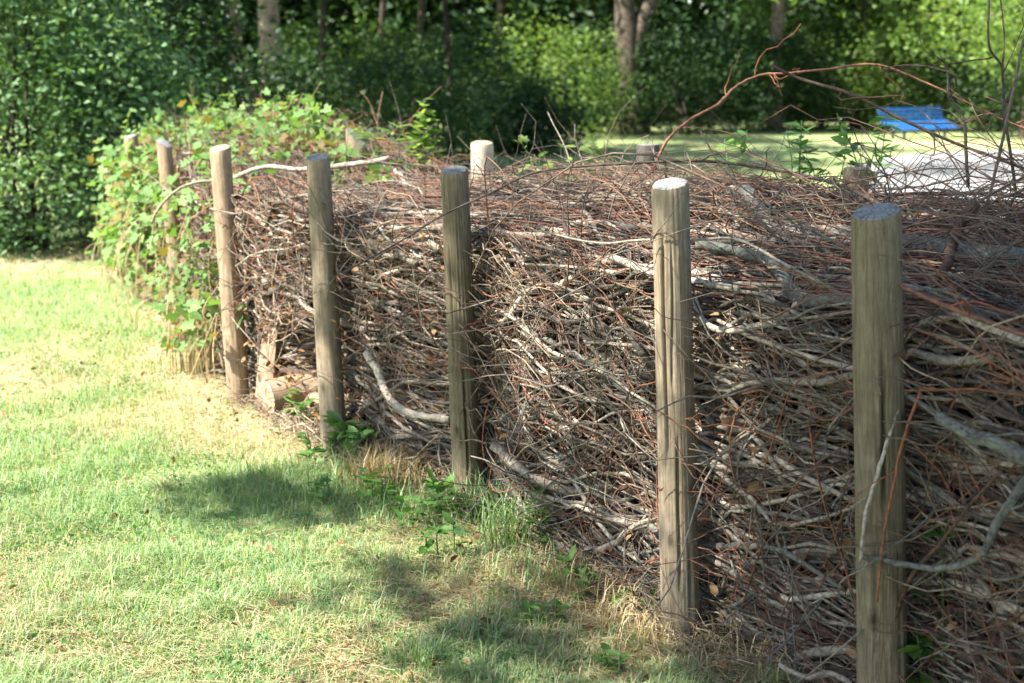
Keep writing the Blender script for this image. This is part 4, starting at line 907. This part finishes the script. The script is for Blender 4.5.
weed('low green weed against the log-side post, on its sunny left side', G(318, 462), .16, 10, .07, 21, stems=4)
weed('spindly weed at the foot of the dry clump beside the log-side post', G(368, 500), .2, 10, .06, 22, stems=4)
weed('dark green weed at the foot of the cracked post on its left', G(452, 512), .18, 11, .065, 23, stems=4)
weed('pale green seedling alone on the bare soil left of the pale-topped post', G(628, 612), .1, 6, .05, 24, stems=2)
weed('sprawling weed on the soil between the pale-topped post and the lawn edge', G(565, 592), .12, 9, .05, 25, stems=4, spread=.05)
weed('tall thin weed with small leaves leaning out of the twigs beside the thick post', G(920, 740) + np.array([.0, .05, 0]), .62, 12, .07, 26, stems=4, spread=.05)
tuft('green grass tuft close against the log-side post, below its weed', G(350, 478), 130, .2, .06, 'grass', 21)
tuft('green grass fringe between the dry clump and the cracked post', G(415, 510), 170, .17, .12, 'grass', 22)
tuft('sparse green grass tuft on the shadowed soil below the broad leaved weed', G(545, 580), 120, .15, .1, 'grass', 23)
# ------------------------------------------------------------------ climbing vines over the far end
def vine(label, u0, u1, v0, v1, n, L, seed, face=.5, mat='leaf_vine'):
    n = int(n * .78); L = L * .78
    g = np.random.default_rng(seed); um = (u0 + u1) / 2
    org = H(np.array([um]), np.array([0.]), np.array([0.]))[0]; root = empty('climbing_vine', org, label, 'vine')
    nc = max(8, n // 14); u = g.uniform(u0, u1, nc); fr = g.random(nc) < face
    v = np.where(fr, g.uniform(-.14, -.02, nc), g.uniform(v0, v1, nc)); zt = ztop(u, v)
    z = np.where(fr, zt * g.uniform(.18, 1.03, nc), zt + g.uniform(-.04, .06, nc))
    cen = H(u, v, z)
    k = g.integers(0, nc, n); pos = cen[k] + g.normal(size=(n, 3)) * np.array([.09, .09, .07]); pos[:, 2] = np.maximum(pos[:, 2], .08)
    out = np.array([-.7, -.5, .5])[None] * np.where(fr[k], 1, .25)[:, None]
    V, pl, kk = leaves(pos, L * g.uniform(.35, 1.4, n), up=out, width=.85, droop=.45, upj=.55, shape='lobed', g=g)
    t = np.clip(g.random(nc)[k] * .5 + g.random(n) * .5, 0, 1); t = np.where(g.random(n) < .2, .0, t)
    mesh_np('leaf_cluster', V - org, pl, M['leaf_vine'], root, np.repeat(t, kk))
    mb = MB(); m_ = max(14, int(nc * 1.1))
    for q in range(m_):
        a = cen[g.integers(nc)]; b = np.array([a[0] + g.normal() * .12, a[1] + g.normal() * .12, g.uniform(.0, .3)]); mid = (a + b) / 2 + g.normal(size=3) * .06 + np.array([-.03, -.02, 0])
        W = spline([b, mid, a], 6); v_, p_ = tube1(W - org, np.linspace(.004, .002, len(W)), 5); mb.add(v_, p_, g.uniform(.3, 1))
    mb.build('stem', M['straw'], root)
    mb = MB(); pos = []; sz = []           # upright runners
    for q in range(int(nc * .35) if v1 > .5 else 4):
        a = cen[g.integers(nc)] + g.normal(size=3) * .05; hh = g.uniform(.10, .32); tpt = a + np.array([g.normal() * .08, g.normal() * .08, hh])
        W = spline([a, (a + tpt) / 2 + g.normal(size=3) * .025, tpt], 5); v_, p_ = tube1(W - org, np.linspace(.0028, .0012, len(W)), 4); mb.add(v_, p_, g.uniform(0, .6))
        for j in range(2, len(W)):
            if g.random() < .7: pos.append(W[j]); sz.append(L * g.uniform(.35, .9))
    V, pl, kk = leaves(np.array(pos), np.array(sz), width=.7, droop=.2, upj=.7, shape='lobed', g=g)
    st_ = mb.build('runner', M['straw'], root); mesh_np('runner_leaves', V - org, pl, M['leaf_vine'], st_, np.repeat(g.uniform(.1, 1, len(pos)), kk)); return root
vine('green vine mantle covering the hedge end next to the shrub', CU[0] + .1, UP[0] + .1, .1, 1.4, 1500, .085, 1, .6)
vine('vine with drying yellow leaves hanging down before the far left post', UP[0] - .1, UP[0] + .8, -.1, .3, 300, .085, 2, .8)
vine('vine leaves draped down the face between the two left posts', UP[0] + .5, UP[1] + .2, -.1, .3, 330, .085, 3, .85)
vine('green vine carpet on the hedge top behind the two left posts', UP[0] - .2, UP[1] - .1, .25, 1.05, 1200, .09, 4, .02)
vine('vine leaves spilling over the face left of the leaning sunlit post', UP[1] + .2, UP[2] - .25, -.1, .3, 420, .08, 5, .8)
vine('vine leaves on the hedge top behind the leaning sunlit post', UP[1] + .1, UP[2] - .2, .4, 1.0, 420, .085, 6, .0)
vine('loose vine runners on the hedge top left of the slanted back row post', UP[2] + .1, UP[2] + .9, 1.35, 1.5, 60, .08, 7, .0)
vine('low vine leaves at the hedge foot left of the leaning sunlit post', UP[1] + .5, UP[2] - .1, -.1, .1, 120, .08, 8, .95)
